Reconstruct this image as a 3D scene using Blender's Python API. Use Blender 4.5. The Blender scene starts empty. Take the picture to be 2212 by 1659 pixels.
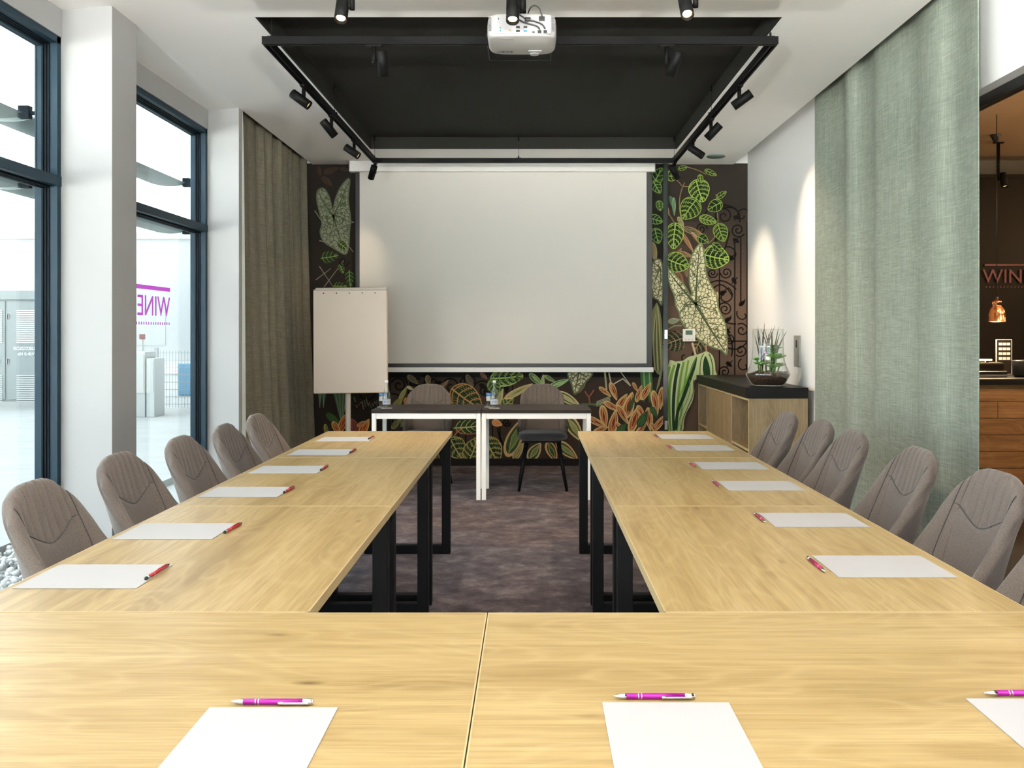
import bpy, bmesh, math, random
from mathutils import Vector, Matrix
S = bpy.context.scene
COL = S.collection
PI = math.pi
random.seed(7)
# ------------------------------------------------------------------ camera, sky, exposure
F = 1860.0; EYE = 1.355; VX, VY = 1146.0, 718.0
cam_d = bpy.data.cameras.new('camera'); cam = bpy.data.objects.new('camera', cam_d); COL.objects.link(cam)
cam_d.sensor_fit = 'HORIZONTAL'; cam_d.sensor_width = 36.0; cam_d.lens = F / 2212 * 36
cam_d.shift_x = -(VX - 1106) / 2212; cam_d.shift_y = -(829.5 - VY) / 2212
cam_d.clip_start = 0.02; cam_d.clip_end = 400
cam.location = (0, 0, EYE); cam.rotation_euler = (PI / 2, 0, 0)
S.camera = cam
w = bpy.data.worlds.new('overcast_sky'); S.world = w; w.use_nodes = True
wn = w.node_tree.nodes; wl = w.node_tree.links
bg = wn['Background']; bg.inputs['Color'].default_value = (0.86, 0.94, 1.0, 1); bg.inputs['Strength'].default_value = 2.6
sun_d = bpy.data.lights.new('sun', 'SUN'); sun = bpy.data.objects.new('sun', sun_d); COL.objects.link(sun)
sun_d.energy = 80.0; sun_d.angle = 0.03; sun_d.color = (1.0, 0.96, 0.92)
sun.rotation_euler = Vector((-0.72, -0.02, -0.70)).to_track_quat('-Z', 'Y').to_euler()      # added fill: over the right side, lights only the bounce ground behind the camera
S.view_settings.view_transform = 'Standard'; S.view_settings.look = 'None'
S.view_settings.exposure = 1.26; S.view_settings.gamma = 1; S.view_settings.use_curve_mapping = False
S.cycles.max_bounces = 10; S.cycles.diffuse_bounces = 6; S.cycles.transparent_max_bounces = 16
S.cycles.caustics_reflective = False; S.cycles.caustics_refractive = False
S.cycles.sample_clamp_indirect = 6.0
SPOT_W = 46.0
FILL_UPLIGHT_W = 680.0  # each of the two added fill lamps behind the camera      # power of every track spotlight
WARM = (1.0, 0.78, 0.54)

def PX(px, py, Y):      # photo pixel at depth Y -> point in the room
    return Vector(((px - VX) * Y / F, Y, EYE - (py - VY) * Y / F))

# ------------------------------------------------------------------ materials
def srgb(r, g, b):
    f = lambda c: (c / 255 / 12.92) if c / 255 <= 0.04045 else ((c / 255 + 0.055) / 1.055) ** 2.4
    return (f(r), f(g), f(b), 1)
def mat(name, col, rough=0.6, metal=0.0, **k):
    m = bpy.data.materials.new(name); m.use_nodes = True
    b = m.node_tree.nodes['Principled BSDF']
    b.inputs['Base Color'].default_value = col if len(col) == 4 else (*col, 1)
    b.inputs['Roughness'].default_value = rough; b.inputs['Metallic'].default_value = metal
    for kk, v in k.items(): b.inputs[kk.replace('_', ' ')].default_value = v
    return m
def N(m, t, **k):
    n = m.node_tree.nodes.new(t)
    for kk, v in k.items(): setattr(n, kk, v)
    return n
def L(m, a, b): m.node_tree.links.new(a, b)
def ramp(m, fac, stops):
    r = N(m, 'ShaderNodeValToRGB'); e = r.color_ramp.elements
    while len(e) < len(stops): e.new(0.5)
    for el, (p, c) in zip(e, stops): el.position = p; el.color = c if len(c) == 4 else (*c, 1)
    L(m, fac, r.inputs['Fac']); return r
def coords(m, scale, rnd=0.0, out='Object', rot=(0, 0, 0)):
    tc = N(m, 'ShaderNodeTexCoord'); mp = N(m, 'ShaderNodeMapping'); mp.inputs['Scale'].default_value = scale
    mp.inputs['Rotation'].default_value = rot
    src = tc.outputs[out]
    if rnd:
        oi = N(m, 'ShaderNodeObjectInfo'); mu = N(m, 'ShaderNodeMath', operation='MULTIPLY'); mu.inputs[1].default_value = rnd
        L(m, oi.outputs['Random'], mu.inputs[0])
        ad = N(m, 'ShaderNodeVectorMath', operation='ADD'); L(m, src, ad.inputs[0]); L(m, mu.outputs[0], ad.inputs[1]); src = ad.outputs[0]
    L(m, src, mp.inputs['Vector']); return mp.outputs['Vector']
def noise(m, vec, scale=1.0, detail=4, rough=0.55, dist=0.0):
    n = N(m, 'ShaderNodeTexNoise'); n.inputs['Scale'].default_value = scale; n.inputs['Detail'].default_value = detail
    n.inputs['Roughness'].default_value = rough; n.inputs['Distortion'].default_value = dist; L(m, vec, n.inputs['Vector']); return n.outputs['Fac']
def mix(m, fac, a, b, mode='MIX'):
    x = N(m, 'ShaderNodeMix', data_type='RGBA', blend_type=mode)
    if isinstance(fac, float): x.inputs[0].default_value = fac
    else: L(m, fac, x.inputs[0])
    for i, s in ((6, a), (7, b)):
        if isinstance(s, tuple): x.inputs[i].default_value = s if len(s) == 4 else (*s, 1)
        else: L(m, s, x.inputs[i])
    return x.outputs[2]
def bump(m, h, strength=0.3, dist=0.002):
    b = N(m, 'ShaderNodeBump'); b.inputs['Strength'].default_value = strength; b.inputs['Distance'].default_value = dist
    L(m, h, b.inputs['Height']); L(m, b.outputs[0], m.node_tree.nodes['Principled BSDF'].inputs['Normal'])
def base(m): return m.node_tree.nodes['Principled BSDF'].inputs['Base Color']
def mathn(m, op, a, b=None):
    x = N(m, 'ShaderNodeMath', operation=op)
    for i, s in ((0, a), (1, b)):
        if s is None: continue
        if isinstance(s, (int, float)): x.inputs[i].default_value = s
        else: L(m, s, x.inputs[i])
    return x.outputs[0]

def wood(name, light, mid, dark, rough=0.38, rnd=13.0, rot=(0, 0, 0), knots=True, contrast=1.0):
    m = mat(name, mid, rough)
    v = coords(m, (1, 1, 1), rnd, rot=rot)
    def sc(s):
        mp = N(m, 'ShaderNodeMapping'); mp.inputs['Scale'].default_value = s; L(m, v, mp.inputs['Vector']); return mp.outputs[0]
    f1 = noise(m, sc((1.6, 70, 70)), 1, 4, 0.7); f2 = noise(m, sc((7.0, 420, 420)), 1, 3, 0.7)
    fib = mathn(m, 'ADD', mathn(m, 'MULTIPLY', f1, 0.5), mathn(m, 'MULTIPLY', f2, 0.5))
    fib = ramp(m, fib, [(0.40, (0, 0, 0)), (0.62, (1, 1, 1))]).outputs[0]
    broad = noise(m, sc((0.9, 9, 9)), 1, 4, 0.6, 0.6)
    warp = noise(m, sc((1.4, 5.0, 5.0)), 1, 2, 0.5)
    # cathedral figure: contour lines of a long soft noise
    con = mathn(m, 'MULTIPLY', warp, 85.0); si = mathn(m, 'SINE', con); si = mathn(m, 'MULTIPLY', mathn(m, 'ADD', si, 1.0), 0.5)
    si = mathn(m, 'POWER', si, 3.0)
    c = ramp(m, broad, [(0.22, dark), (0.46, mid), (0.70, light)]).outputs[0]
    c = mix(m, mathn(m, 'MULTIPLY', fib, 0.66 * contrast), c, dark)
    c = mix(m, mathn(m, 'MULTIPLY', si, 0.26 * contrast), c, light)
    if knots:
        vo = N(m, 'ShaderNodeTexVoronoi'); vo.inputs['Scale'].default_value = 1.0; L(m, sc((2.3, 6.5, 6.5)), vo.inputs['Vector'])
        k = ramp(m, vo.outputs['Distance'], [(0.012, (1, 1, 1)), (0.085, (0, 0, 0))]).outputs[0]
        gate = ramp(m, noise(m, sc((3.5, 8, 8)), 1, 2), [(0.47, (0, 0, 0)), (0.54, (1, 1, 1))]).outputs[0]
        kk = mix(m, 1.0, k, gate, 'MULTIPLY')
        f = mathn(m, 'MULTIPLY', kk, 0.8)
        c = mix(m, f, c, (dark[0] * 0.45, dark[1] * 0.38, dark[2] * 0.3, 1))
    L(m, c, base(m)); bump(m, fib, 0.12, 0.0006)
    return m

M = {}
OAK = ((0.440, 0.334, 0.163, 1), (0.366, 0.262, 0.112, 1), (0.205, 0.130, 0.046, 1))
M['oak'] = wood('light_oak', *OAK, rough=0.34)
M['oak_smudge'] = wood('light_oak_with_smudge', *OAK, rough=0.34)
for k in ('oak', 'oak_smudge'): M[k].node_tree.nodes['Principled BSDF'].inputs['Specular IOR Level'].default_value = 0.35; M[k].node_tree.nodes['Principled BSDF'].inputs['Roughness'].default_value = 0.40
M['oak_edge'] = mat('oak_edge_band', (0.47, 0.36, 0.19), 0.45)
M['board_oak'] = wood('greyed_oak', (0.40, 0.30, 0.17, 1), (0.30, 0.215, 0.115, 1), (0.16, 0.105, 0.05, 1), rough=0.5, rot=(0, PI / 2, 0), knots=True)
M['plank'] = wood('brown_plank', (0.36, 0.185, 0.072, 1), (0.25, 0.12, 0.042, 1), (0.11, 0.046, 0.015, 1), rough=0.5, rnd=7)
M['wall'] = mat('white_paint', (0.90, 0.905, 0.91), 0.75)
M['pier'] = mat('white_paint_darkened', (0.375, 0.38, 0.38), 0.75)  # white paint, darkened here to offset strong window light
M['ceiling'] = mat('ceiling_paint', (0.93, 0.92, 0.90), 0.8)
for k in ('wall', 'ceiling'):
    m = M[k]; bump(m, noise(m, coords(m, (60, 60, 60)), 1, 3), 0.08, 0.0006)
M['recess'] = mat('charcoal_ceiling', (0.021, 0.021, 0.018), 0.85, Specular_IOR_Level=0.15)
M['track'] = mat('black_satin_metal', (0.005, 0.005, 0.005), 0.5, Specular_IOR_Level=0.10)
M['legblack'] = mat('black_powder_coat', (0.0045, 0.0045, 0.005), 0.5, Specular_IOR_Level=0.12)
bump(M['legblack'], noise(M['legblack'], coords(M['legblack'], (400, 400, 400)), 1, 2), 0.1, 0.0003)
M['skirt'] = mat('black_baseboard', (0.010, 0.008, 0.008), 0.5, Specular_IOR_Level=0.15)
M['white'] = mat('white_metal', (0.78, 0.78, 0.76), 0.4)
M['plastic'] = mat('white_plastic', (0.36, 0.355, 0.345), 0.35)
M['portpanel'] = mat('projector_port_panel', (0.33, 0.33, 0.345), 0.45)
M['paper'] = mat('white_paper', (0.38, 0.38, 0.385), 0.8)
M['black'] = mat('black_plastic', (0.01, 0.01, 0.01), 0.4)
M['frame'] = mat('slate_blue_aluminium', (0.014, 0.036, 0.055), 0.5, Specular_IOR_Level=0.2)
M['framedk'] = mat('dark_gasket', (0.004, 0.008, 0.012), 0.6, Specular_IOR_Level=0.1)
M['chrome'] = mat('chrome', (0.75, 0.75, 0.75), 0.15, 1.0)
M['magenta'] = mat('magenta_metallic', (0.30, 0.003, 0.24), 0.3, 0.35)
M['raspberry'] = mat('raspberry_metallic', (0.36, 0.008, 0.09), 0.25, 0.35)
M['red'] = mat('red_lacquer', (0.36, 0.010, 0.018), 0.3)
M['brass'] = mat('brass', (0.7, 0.5, 0.2), 0.3, 1.0)
M['copper'] = mat('copper', (0.80, 0.36, 0.16), 0.22, 1.0)
M['deskTop'] = wood('black_brown_veneer', (0.045, 0.034, 0.028, 1), (0.030, 0.023, 0.019, 1), (0.015, 0.012, 0.010, 1), rough=0.55, knots=False)
M['deskTop'].node_tree.nodes['Principled BSDF'].inputs['Specular IOR Level'].default_value = 0.15
M['blackslab'] = mat('black_laminate', (0.008, 0.008, 0.008), 0.45, Specular_IOR_Level=0.2)
M['easel'] = mat('easel_pole', (0.50, 0.46, 0.40), 0.4)
M['pad'] = mat('flipchart_paper', (0.74, 0.655, 0.57), 0.8)
M['screen'] = mat('matte_screen', (0.65, 0.63, 0.59), 0.8)
bump(M['screen'], noise(M['screen'], coords(M['screen'], (300, 300, 300)), 1, 2), 0.1, 0.0004)
M['concrete'] = mat('pale_paving', (0.27, 0.275, 0.27), 0.9)
M['facade'] = mat('pale_facade', (0.36, 0.375, 0.38), 0.9)
M['cabinet'] = mat('grey_cabinet', (0.18, 0.205, 0.205), 0.6)
M['cabdark'] = mat('grey_cabinet_line', (0.12, 0.14, 0.145), 0.6)
M['cabwhite'] = mat('white_lettering', (0.42, 0.43, 0.43), 0.6)
M['meter'] = mat('pale_meter_box', (0.34, 0.36, 0.355), 0.6)
M['fence'] = mat('pale_steel_fence', (0.24, 0.26, 0.26), 0.5)
M['blue'] = mat('blue_panel', (0.12, 0.28, 0.42), 0.5)
M['louvre'] = mat('louvre_grey_green', (0.12, 0.165, 0.160), 0.5)
M['soil'] = mat('dark_soil', (0.018, 0.011, 0.007), 0.9)
M['gravelmat'] = mat('white_pebbles', (0.45, 0.45, 0.44), 0.9)
M['bounce_ground'] = mat('white_bounce_ground', (0.80, 0.79, 0.77), 0.9)
M['pebble'] = mat('brown_pebble', (0.16, 0.115, 0.075), 0.8)
M['leafg'] = mat('succulent_green', (0.09, 0.25, 0.03), 0.4)
M['leafd'] = mat('spiky_dark_leaf', (0.07, 0.055, 0.03), 0.5)
M['flesh'] = mat('pink_blossom', (0.5, 0.2, 0.35), 0.5)
M['darkroom'] = mat('dark_panel', (0.010, 0.007, 0.005), 0.4, Specular_IOR_Level=0.12)
M['warmceil'] = mat('brown_ceiling', (0.50, 0.34, 0.20), 0.7)
M['darkfloor'] = mat('dark_floor', (0.03, 0.022, 0.018), 0.7, Specular_IOR_Level=0.1)
M['lcd'] = mat('lcd_green', (0.05, 0.12, 0.06), 0.3)
M['thermo'] = mat('thermostat_white', (0.80, 0.76, 0.68), 0.4)
M['blueprint'] = mat('blue_print', (0.05, 0.2, 0.45), 0.4)
M['signpink'] = mat('magenta_vinyl', (0.60, 0.12, 0.56), 0.6, Alpha=0.80, Transmission_Weight=0.0)
M['signdim'] = mat('dusky_pink_matte', (0.13, 0.035, 0.038), 0.6)
M['graph'] = mat('grey_print', (0.32, 0.29, 0.25), 0.6)
M['lining'] = mat('pale_lining', (0.52, 0.56, 0.52), 0.8)
M['terracotta'] = mat('ochre_print', (0.45, 0.12, 0.08), 0.6)

def glass(name, tint=(1, 1, 1), refl=1.0, rough=0.0):
    m = bpy.data.materials.new(name); m.use_nodes = True; nt = m.node_tree; nt.nodes.clear()
    o = nt.nodes.new('ShaderNodeOutputMaterial'); mx = nt.nodes.new('ShaderNodeMixShader')
    t = nt.nodes.new('ShaderNodeBsdfTransparent'); g = nt.nodes.new('ShaderNodeBsdfGlossy'); lw = nt.nodes.new('ShaderNodeLayerWeight'); pw = nt.nodes.new('ShaderNodeMath'); pw.operation = 'POWER'; pw.inputs[1].default_value = 4.0; fr = nt.nodes.new('ShaderNodeMath'); fr.operation = 'MULTIPLY_ADD'; fr.inputs[1].default_value = 0.75; fr.inputs[2].default_value = 0.045; nt.links.new(lw.outputs['Facing'], pw.inputs[0]); nt.links.new(pw.outputs[0], fr.inputs[0]); lw.inputs['Blend'].default_value = 0.5
    t.inputs[0].default_value = (*tint, 1); g.inputs['Roughness'].default_value = rough; g.inputs['Color'].default_value = (1, 1, 1, 1)
    mu = nt.nodes.new('ShaderNodeMath'); mu.operation = 'MULTIPLY'; mu.inputs[1].default_value = refl
    nt.links.new(fr.outputs[0], mu.inputs[0]); nt.links.new(mu.outputs[0], mx.inputs[0])
    nt.links.new(t.outputs[0], mx.inputs[1]); nt.links.new(g.outputs[0], mx.inputs[2]); nt.links.new(mx.outputs[0], o.inputs[0])
    return m
M['glass'] = glass('window_glass', (0.95, 0.98, 0.97), 0.8)
M['glass_tint'] = glass('solar_glass', (0.95, 0.98, 0.97), 0.8)
M['glass_bar'] = glass('partition_glass', (0.97, 0.98, 0.97), 0.05)
M['clear'] = glass('clear_glass', (0.97, 0.985, 0.98), 1.0)
M['bottleglass'] = glass('bottle_glass', (0.93, 0.96, 0.96), 1.3, 0.03)

def emis(name, col, st):
    m = bpy.data.materials.new(name); m.use_nodes = True; b = m.node_tree.nodes['Principled BSDF']
    b.inputs['Base Color'].default_value = (0, 0, 0, 1); b.inputs['Emission Color'].default_value = (*col, 1); b.inputs['Emission Strength'].default_value = st
    return m
M['lamp'] = emis('lit_lamp', (1.0, 0.80, 0.45), 16.0)
M['lampdim'] = emis('dim_lamp', (1.0, 0.62, 0.22), 0.8)
M['chafelamp'] = emis('lit_heat_lamp', (1.0, 0.62, 0.2), 6.0)

def fabric(name, a, b_, sc=900, weave=0.35):
    m = mat(name, a, 0.9); 
    v = coords(m, (1, 1, 1), 3.0)
    n1 = noise(m, v, sc * 0.55, 3, 0.7); n2 = noise(m, v, sc * 0.12, 3, 0.6)
    c = ramp(m, n1, [(0.35, a), (0.65, b_)]).outputs[0]
    c = mix(m, mathn(m, 'MULTIPLY', n2, 0.35), c, a)
    L(m, c, base(m)); bump(m, n1, weave, 0.0012)
    m.node_tree.nodes['Principled BSDF'].inputs['Sheen Weight'].default_value = 0.25
    return m
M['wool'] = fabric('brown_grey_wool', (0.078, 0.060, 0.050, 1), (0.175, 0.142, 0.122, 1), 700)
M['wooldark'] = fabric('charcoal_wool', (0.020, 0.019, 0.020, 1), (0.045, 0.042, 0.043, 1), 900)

def linen(name, a, b_, c_):
    m = mat(name, a, 0.85)
    v = coords(m, (1, 1, 1))
    def sc(s):
        mp = N(m, 'ShaderNodeMapping'); mp.inputs['Scale'].default_value = s; L(m, v, mp.inputs['Vector']); return mp.outputs[0]
    h = noise(m, sc((10, 10, 260)), 1, 4, 0.65); ve = noise(m, sc((230, 230, 7)), 1, 4, 0.65)
    s = mathn(m, 'ADD', mathn(m, 'MULTIPLY', h, 0.5), mathn(m, 'MULTIPLY', ve, 0.5))
    c = ramp(m, s, [(0.36, a), (0.5, b_), (0.64, c_)]).outputs[0]
    L(m, c, base(m)); bump(m, s, 0.25, 0.001)
    return m
M['linen_left'] = linen('olive_brown_linen', (0.105, 0.095, 0.065, 1), (0.150, 0.138, 0.098, 1), (0.215, 0.20, 0.15, 1))
M['linen_right'] = linen('sage_linen', (0.140, 0.165, 0.135, 1), (0.22, 0.252, 0.21, 1), (0.335, 0.37, 0.32, 1))

m = mat('mottled_carpet', (0.08, 0.07, 0.08), 0.95); M['carpet'] = m
v = coords(m, (1, 1, 1))
def _sc(s):
    mp = N(m, 'ShaderNodeMapping'); mp.inputs['Scale'].default_value = s; L(m, v, mp.inputs['Vector']); return mp.outputs[0]
n1 = noise(m, _sc((5.5, 7.0, 1)), 1, 7, 0.72, 0.15); n2 = noise(m, _sc((1.0, 1.1, 1)), 1, 3, 0.5); n3 = noise(m, _sc((150, 150, 100)), 1, 3, 0.75)
c = ramp(m, n1, [(0.34, (0.045, 0.037, 0.050)), (0.50, (0.115, 0.098, 0.118)), (0.66, (0.25, 0.215, 0.235))]).outputs[0]
c = mix(m, ramp(m, n2, [(0.40, (0, 0, 0)), (0.62, (1, 1, 1))]).outputs[0], c, mix(m, 1.0, c, (1.12, 0.93, 0.80, 1), 'MULTIPLY'))
c = mix(m, mathn(m, 'MULTIPLY', n3, 0.55), c, (0.02, 0.018, 0.02, 1))
L(m, c, base(m)); bump(m, n3, 0.5, 0.003)
m = M['soil']; L(m, ramp(m, noise(m, coords(m, (1, 1, 1)), 120, 3), [(0.45, (0.012, 0.008, 0.005)), (0.62, (0.10, 0.05, 0.025))]).outputs[0], base(m))
m = M['gravelmat']; L(m, ramp(m, noise(m, coords(m, (1, 1, 1)), 9, 2), [(0.3, (0.35, 0.35, 0.35)), (0.6, (0.5, 0.5, 0.49))]).outputs[0], base(m))
m = M['concrete']; L(m, ramp(m, noise(m, coords(m, (1, 3, 1)), 1.5, 4), [(0.3, (0.25, 0.26, 0.255)), (0.7, (0.30, 0.305, 0.30))]).outputs[0], base(m))
# vinyl lets daylight through
m = M['signpink']; nt = m.node_tree; o_ = nt.nodes['Material Output']; tr_ = nt.nodes.new('ShaderNodeBsdfTranslucent'); tr_.inputs[0].default_value = (0.50, 0.17, 0.48, 1)
tp_ = nt.nodes.new('ShaderNodeBsdfTransparent'); tp_.inputs[0].default_value = (0.50, 0.26, 0.50, 1); mx_ = nt.nodes.new('ShaderNodeMixShader'); mx_.inputs[0].default_value = 0.45
nt.links.new(tr_.outputs[0], mx_.inputs[1]); nt.links.new(tp_.outputs[0], mx_.inputs[2]); nt.links.new(mx_.outputs[0], o_.inputs['Surface'])
# smudge ring on the front left table
m = M['oak_smudge']; tc = N(m, 'ShaderNodeTexCoord'); vd = N(m, 'ShaderNodeVectorMath', operation='DISTANCE'); L(m, tc.outputs['Object'], vd.inputs[0])
vd.inputs[1].default_value = (0.084, 0.100, 0.735)
wob = noise(m, tc.outputs['Object'], 14, 2)
dd = mathn(m, 'ADD', vd.outputs['Value'], mathn(m, 'MULTIPLY', mathn(m, 'SUBTRACT', wob, 0.5), 0.03))
ring = ramp(m, dd, [(0.030, (0, 0, 0)), (0.040, (1, 1, 1)), (0.050, (1, 1, 1)), (0.060, (0, 0, 0))]).outputs[0]
sx = N(m, 'ShaderNodeSeparateXYZ'); L(m, tc.outputs['Object'], sx.inputs[0])
up = ramp(m, sx.outputs['Y'], [(0.085, (0, 0, 0)), (0.105, (1, 1, 1))]).outputs[0]
rr = mathn(m, 'MULTIPLY', mix(m, 1.0, ring, up, 'MULTIPLY'), 0.45)
old = base(m).links[0].from_socket
L(m, mix(m, rr, old, (0.30, 0.21, 0.11, 1)), base(m))

# ------------------------------------------------------------------ mesh helpers
class MB:
    """collects shapes and builds ONE mesh object"""
    def __init__(s): s.v = []; s.f = []; s.mi = []; s.sm = []; s.cur = 0
    def add(s, vs, fs, smooth=False):
        o = len(s.v); s.v += [tuple(p) for p in vs]
        for f in fs: s.f.append([i + o for i in f]); s.mi.append(s.cur); s.sm.append(smooth)
        return s
    def box(s, x0, x1, y0, y1, z0, z1, bev=0.0):
        if x0 > x1: x0, x1 = x1, x0
        if y0 > y1: y0, y1 = y1, y0
        if z0 > z1: z0, z1 = z1, z0
        if bev <= 0:
            vs = [(x, y, z) for x in (x0, x1) for y in (y0, y1) for z in (z0, z1)]
            return s.add(vs, [(0, 1, 3, 2), (4, 6, 7, 5), (0, 4, 5, 1), (2, 3, 7, 6), (0, 2, 6, 4), (1, 5, 7, 3)])
        bm = bmesh.new(); bmesh.ops.create_cube(bm, size=1.0)
        for vv in bm.verts: vv.co = Vector(((x0 + x1) / 2 + vv.co.x * (x1 - x0), (y0 + y1) / 2 + vv.co.y * (y1 - y0), (z0 + z1) / 2 + vv.co.z * (z1 - z0)))
        bmesh.ops.bevel(bm, geom=bm.edges[:], offset=bev, segments=2 if bev < 0.01 else 4, profile=0.6, affect='EDGES')
        s.bm(bm, bev >= 0.01); return s
    def bm(s, bm, smooth=False):
        bm.verts.index_update(); s.add([v.co.copy() for v in bm.verts], [[v.index for v in f.verts] for f in bm.faces], smooth); bm.free(); return s
    def tube(s, p0, p1, r0, r1=None, n=16, cap=True, smooth=True):
        r1 = r0 if r1 is None else r1; p0 = Vector(p0); p1 = Vector(p1); d = (p1 - p0).normalized()
        a = d.orthogonal().normalized(); b = d.cross(a)
        vs = []
        for p, r in ((p0, r0), (p1, r1)):
            for i in range(n): t = 2 * PI * i / n; vs.append(p + (a * math.cos(t) + b * math.sin(t)) * r)
        s.add(vs, [(i, (i + 1) % n, n + (i + 1) % n, n + i) for i in range(n)], smooth)
        if cap: s.add(vs[:n], [list(range(n))[::-1]]); s.add(vs[n:], [list(range(n))])
        return s
    def path(s, pts, r, n=8, smooth=True):
        pts = [Vector(p) for p in pts]; rings = []; up = None
        for i, p in enumerate(pts):
            d = (pts[min(i + 1, len(pts) - 1)] - pts[max(i - 1, 0)]).normalized()
            if up is None: up = d.orthogonal().normalized()
            a = (up - d * up.dot(d)).normalized(); up = a; b = d.cross(a)
            rr = r(i / (len(pts) - 1)) if callable(r) else r
            rings.append([p + (a * math.cos(2 * PI * k / n) + b * math.sin(2 * PI * k / n)) * rr for k in range(n)])
        vs = [q for ring in rings for q in ring]; fs = []
        for i in range(len(pts) - 1):
            for k in range(n): fs.append((i * n + k, i * n + (k + 1) % n, (i + 1) * n + (k + 1) % n, (i + 1) * n + k))
        fs.append(list(range(n))[::-1]); fs.append([(len(pts) - 1) * n + k for k in range(n)])
        return s.add(vs, fs, smooth)
    def lathe(s, prof, c=(0, 0, 0), n=40, smooth=True, cap=True):
        c = Vector(c); vs = []
        for r, z in prof:
            for k in range(n): t = 2 * PI * k / n; vs.append(c + Vector((r * math.cos(t), r * math.sin(t), z)))
        fs = []
        for i in range(len(prof) - 1):
            for k in range(n): fs.append((i * n + k, i * n + (k + 1) % n, (i + 1) * n + (k + 1) % n, (i + 1) * n + k))
        s.add(vs, fs, smooth)
        if cap:
            s.add(vs[:n], [list(range(n))[::-1]]); s.add(vs[-n:], [list(range(n))])
        return s
    def prism(s, pts, y0, y1):      # outline in x,z extruded along y
        n = len(pts); vs = [(x, y0, z) for x, z in pts] + [(x, y1, z) for x, z in pts]
        return s.add(vs, [list(range(n)), list(range(n, 2 * n))[::-1]] + [(i, n + i, n + (i + 1) % n, (i + 1) % n) for i in range(n)])
    def grid(s, fn, nu, nv, smooth=True, close_u=False):
        vs = [fn(i / nu, j / nv) for j in range(nv + 1) for i in range(nu + 1)]
        return s.add(vs, [(j * (nu + 1) + i, j * (nu + 1) + i + 1, (j + 1) * (nu + 1) + i + 1, (j + 1) * (nu + 1) + i) for j in range(nv) for i in range(nu)], smooth)
    def build(s, name, mats, parent=None, loc=None, rot=None, sub=0, bevel=0.0, matrix=None):
        me = bpy.data.meshes.new(name); me.from_pydata(s.v, [], s.f)
        mats = mats if isinstance(mats, (list, tuple)) else [mats]
        for mm in mats: me.materials.append(M[mm] if isinstance(mm, str) else mm)
        me.polygons.foreach_set('material_index', s.mi); me.polygons.foreach_set('use_smooth', s.sm)
        bm = bmesh.new(); bm.from_mesh(me); bmesh.ops.remove_doubles(bm, verts=bm.verts[:], dist=1e-6) if len(s.v) < 60000 else None
        bmesh.ops.recalc_face_normals(bm, faces=bm.faces[:]); bm.to_mesh(me); bm.free(); me.update()
        if matrix is not None: me.transform(matrix)
        o = bpy.data.objects.new(name, me); COL.objects.link(o)
        if parent is not None: o.parent = parent
        if loc is not None: o.location = loc
        if rot is not None: o.rotation_euler = rot
        if bevel: md = o.modifiers.new('bevel', 'BEVEL'); md.width = bevel; md.segments = 2; md.limit_method = 'ANGLE'
        if sub: md = o.modifiers.new('sub', 'SUBSURF'); md.levels = sub; md.render_levels = sub
        return o

def tag(o, label=None, cat=None, group=None, kind=None):
    if label: o['label'] = label
    if cat: o['category'] = cat
    if group: o['group'] = group
    if kind: o['kind'] = kind
    return o
def empty(name, loc=(0, 0, 0), rz=0.0, **k):
    o = bpy.data.objects.new(name, None); COL.objects.link(o); o.location = loc; o.rotation_euler = (0, 0, rz); o.empty_display_size = 0.1
    tag(o, **k); return o
def kids(o): return [c for c in bpy.data.objects if c.parent == o]
def copy_tree(o, parent=None):
    c = o.copy(); COL.objects.link(c)
    if parent is not None: c.parent = parent
    for ch in kids(o): copy_tree(ch, c)
    return c
def struct(o): o['kind'] = 'structure'; return o
def box_obj(name, mt, *a, parent=None, bev=0.0): return MB().box(*a, bev=bev).build(name, mt, parent)
def text_obj(txt, size, mt, parent, matrix, name='lettering', ext=0.0008, bold=0.0, width=1.0):
    cu = bpy.data.curves.new(name, 'FONT'); cu.body = txt; cu.size = size; cu.extrude = ext; cu.offset = bold; cu.align_x = 'CENTER'; cu.align_y = 'CENTER'
    t = bpy.data.objects.new('tmp', cu); COL.objects.link(t); dg = bpy.context.evaluated_depsgraph_get()
    me = bpy.data.meshes.new_from_object(t.evaluated_get(dg)); bpy.data.objects.remove(t); bpy.data.curves.remove(cu)
    me.name = name; me.transform(matrix @ Matrix.Diagonal((width, 1, 1, 1))); me.materials.clear(); me.materials.append(M[mt] if isinstance(mt, str) else mt)
    o = bpy.data.objects.new(name, me); COL.objects.link(o); o.parent = parent; return o
# ------------------------------------------------------------------ the room shell
CZ = 3.066; BY = 8.77; WR = 2.211; WL = -2.455; BACKY = -3.2
struct(box_obj('floor', 'carpet', WL - 0.25, WR + 0.1, BACKY - 0.1, BY + 0.1, -0.12, 0.0))
cm = MB()      # white ceiling slab with the opening of the dark recess
RX0, RX1, RY0, RY1 = -1.497, 1.366, 4.673, 8.04
CE = 2.065
cm.box(-2.222, RX0, BACKY, BY + 0.1, CZ, 3.30); cm.box(RX1, CE, BACKY, BY + 0.1, CZ, 3.30)
cm.box(RX0, RX1, BACKY, RY0, CZ, 3.30); cm.box(RX0, RX1, RY1, BY + 0.1, CZ, 3.30)
cm.box(-2.75, -2.222, 6.62, BY + 0.1, 3.20, 3.30); cm.box(CE, WR + 0.2, BACKY, BY + 0.1, 3.20, 3.30)
cm.prism([(-2.222, CZ), (-2.75, 3.02), (-2.75, 3.30), (-2.222, 3.30)], BACKY, 6.62)
struct(cm.build('ceiling', 'ceiling'))
rm = MB(); RZ = 3.175; t = 0.012
rm.box(RX0, RX0 + t, RY0, RY1, CZ + 0.001, 3.30); rm.box(RX1 - t, RX1, RY0, RY1, CZ + 0.001, 3.30)
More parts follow.
